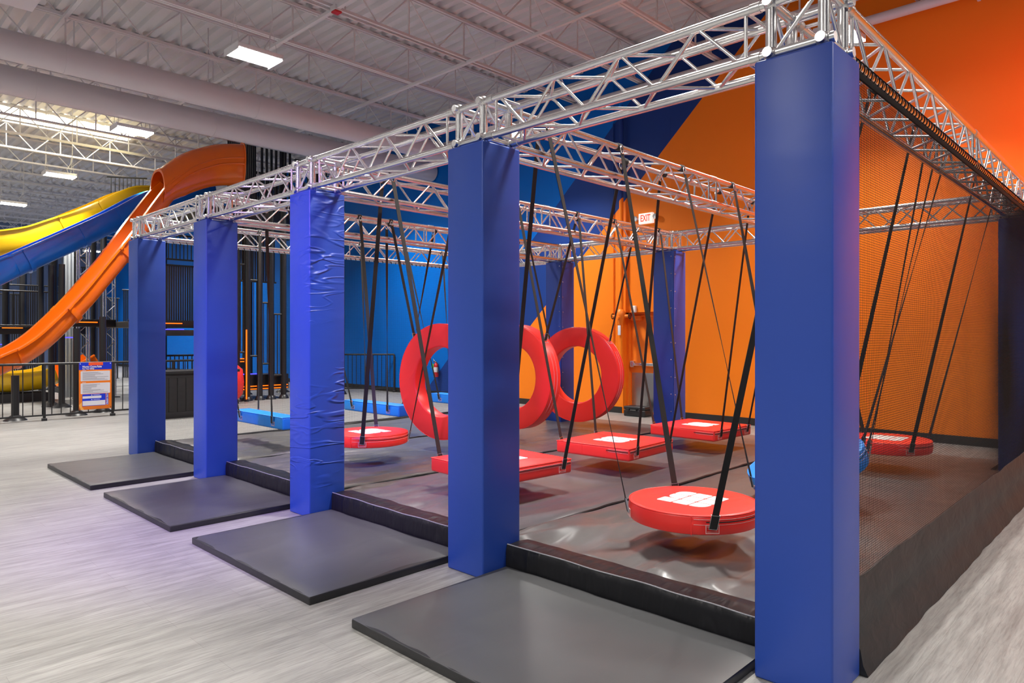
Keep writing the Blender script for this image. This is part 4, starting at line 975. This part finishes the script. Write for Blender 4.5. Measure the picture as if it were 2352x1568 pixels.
for (x, y) in ((-0.25, 14.75), (0.89, 17.3), (1.0, 16.9), (1.5, 21.2), (0.80, 14.9), (1.35, 15.2), (3.3, 22.3)):
    h = 4.4
    pt = None
    ht = {(-0.25, 14.75): 0.85, (0.80, 14.9): 1.75, (1.35, 15.2): 2.0, (0.89, 17.3): 3.2, (1.0, 16.9): 3.2, (1.5, 21.2): 3.9}.get((x, y), 4.0)
    tower_post(x, y, ht, 'black steel slide support post behind the left railing', 0.065, 'slide support posts')
for (x, y) in ((0.5, 22.5), (1.2, 24.0), (2.2, 23.0), (1.9, 25.5), (0.9, 26.5), (3.0, 26.5), (3.9, 27.5), (2.6, 29.0)):
    tower_post(x, y, 4.6, 'black post of the course far behind the left railing', 0.09, 'far course posts')
for (a, b, z, lab) in (((0.6, 23.2), (3.0, 23.2), 1.9, 'far dark rail with bars seen under the blue slide, lower one'), ((1.2, 25.2), (3.6, 25.2), 3.2, 'far dark rail with bars seen under the blue slide, upper one')):
    slat_panel(a, b, z, z+1.0, lab, 0.16, 0.02, 'far_railing', group='far course railings')
for i in range(7):
    x = 1.6 + 0.78*i; y = 27.2 + 0.35*(i % 3)
    slat_panel((x, y), (x+0.58, y), 0.0, 3.0 + 0.35*((i*5) % 4), 'tall dark barred screen of the course far behind the left railing', 0.06, 0.045, 'far_screen', group='far dark screens')
platform(0.2, 3.2, 23.4, 25.0, 1.85, 'far dark deck with an orange light strip under the blue slide', 0.18, ((1.0, 1.5, -0.02, 'led_orange'), (0.4, 1.0, -0.5, 'led_blue')))
dc = thing('grey_curtain', 'hanging grey curtain strip beneath the blue slide', 'curtain', (1.75, 19.55, 0))
rg = [[(0.22*i/12 - 0.1, 0.03*math.sin(i*1.4) + dy, z) for i in range(13)] + [(0.22*i/12 - 0.1, 0.03*math.sin(i*1.4) + dy + 0.01, z) for i in range(12, -1, -1)] for z, dy in ((0.01, 0), (2.0, 0.02), (3.9, 0))]
part('drape', MB().loft(rg), M['drape'], dc)
for (x, y) in ((1.95, 19.0), (2.55, 19.0)):
    o = thing('lattice_mast', 'silver lattice mast standing under the blue and yellow slides', 'mast', (x, y, 0), 0, 'silver lattice masts')
    for a in (-1, 1):
        for b in (-1, 1): part('mast_chord', MB().tube((a*0.11, b*0.11, 0), (a*0.11, b*0.11, 3.85), 0.022, 10), M['alu'], o)
    br_ = MB()
    for i in range(16):
        z = 0.06 + 0.235*i; s = 1 if i % 2 else -1
        part('mast_brace', MB().tube((-0.11*s, -0.11, z), (0.11*s, -0.11, z+0.225), 0.011, 8), M['alu'], o)
    part('mast_foot', MB().rbox(-0.2, 0.2, -0.2, 0.2, 0, 0.02, 0.005), M['black_metal'], o)
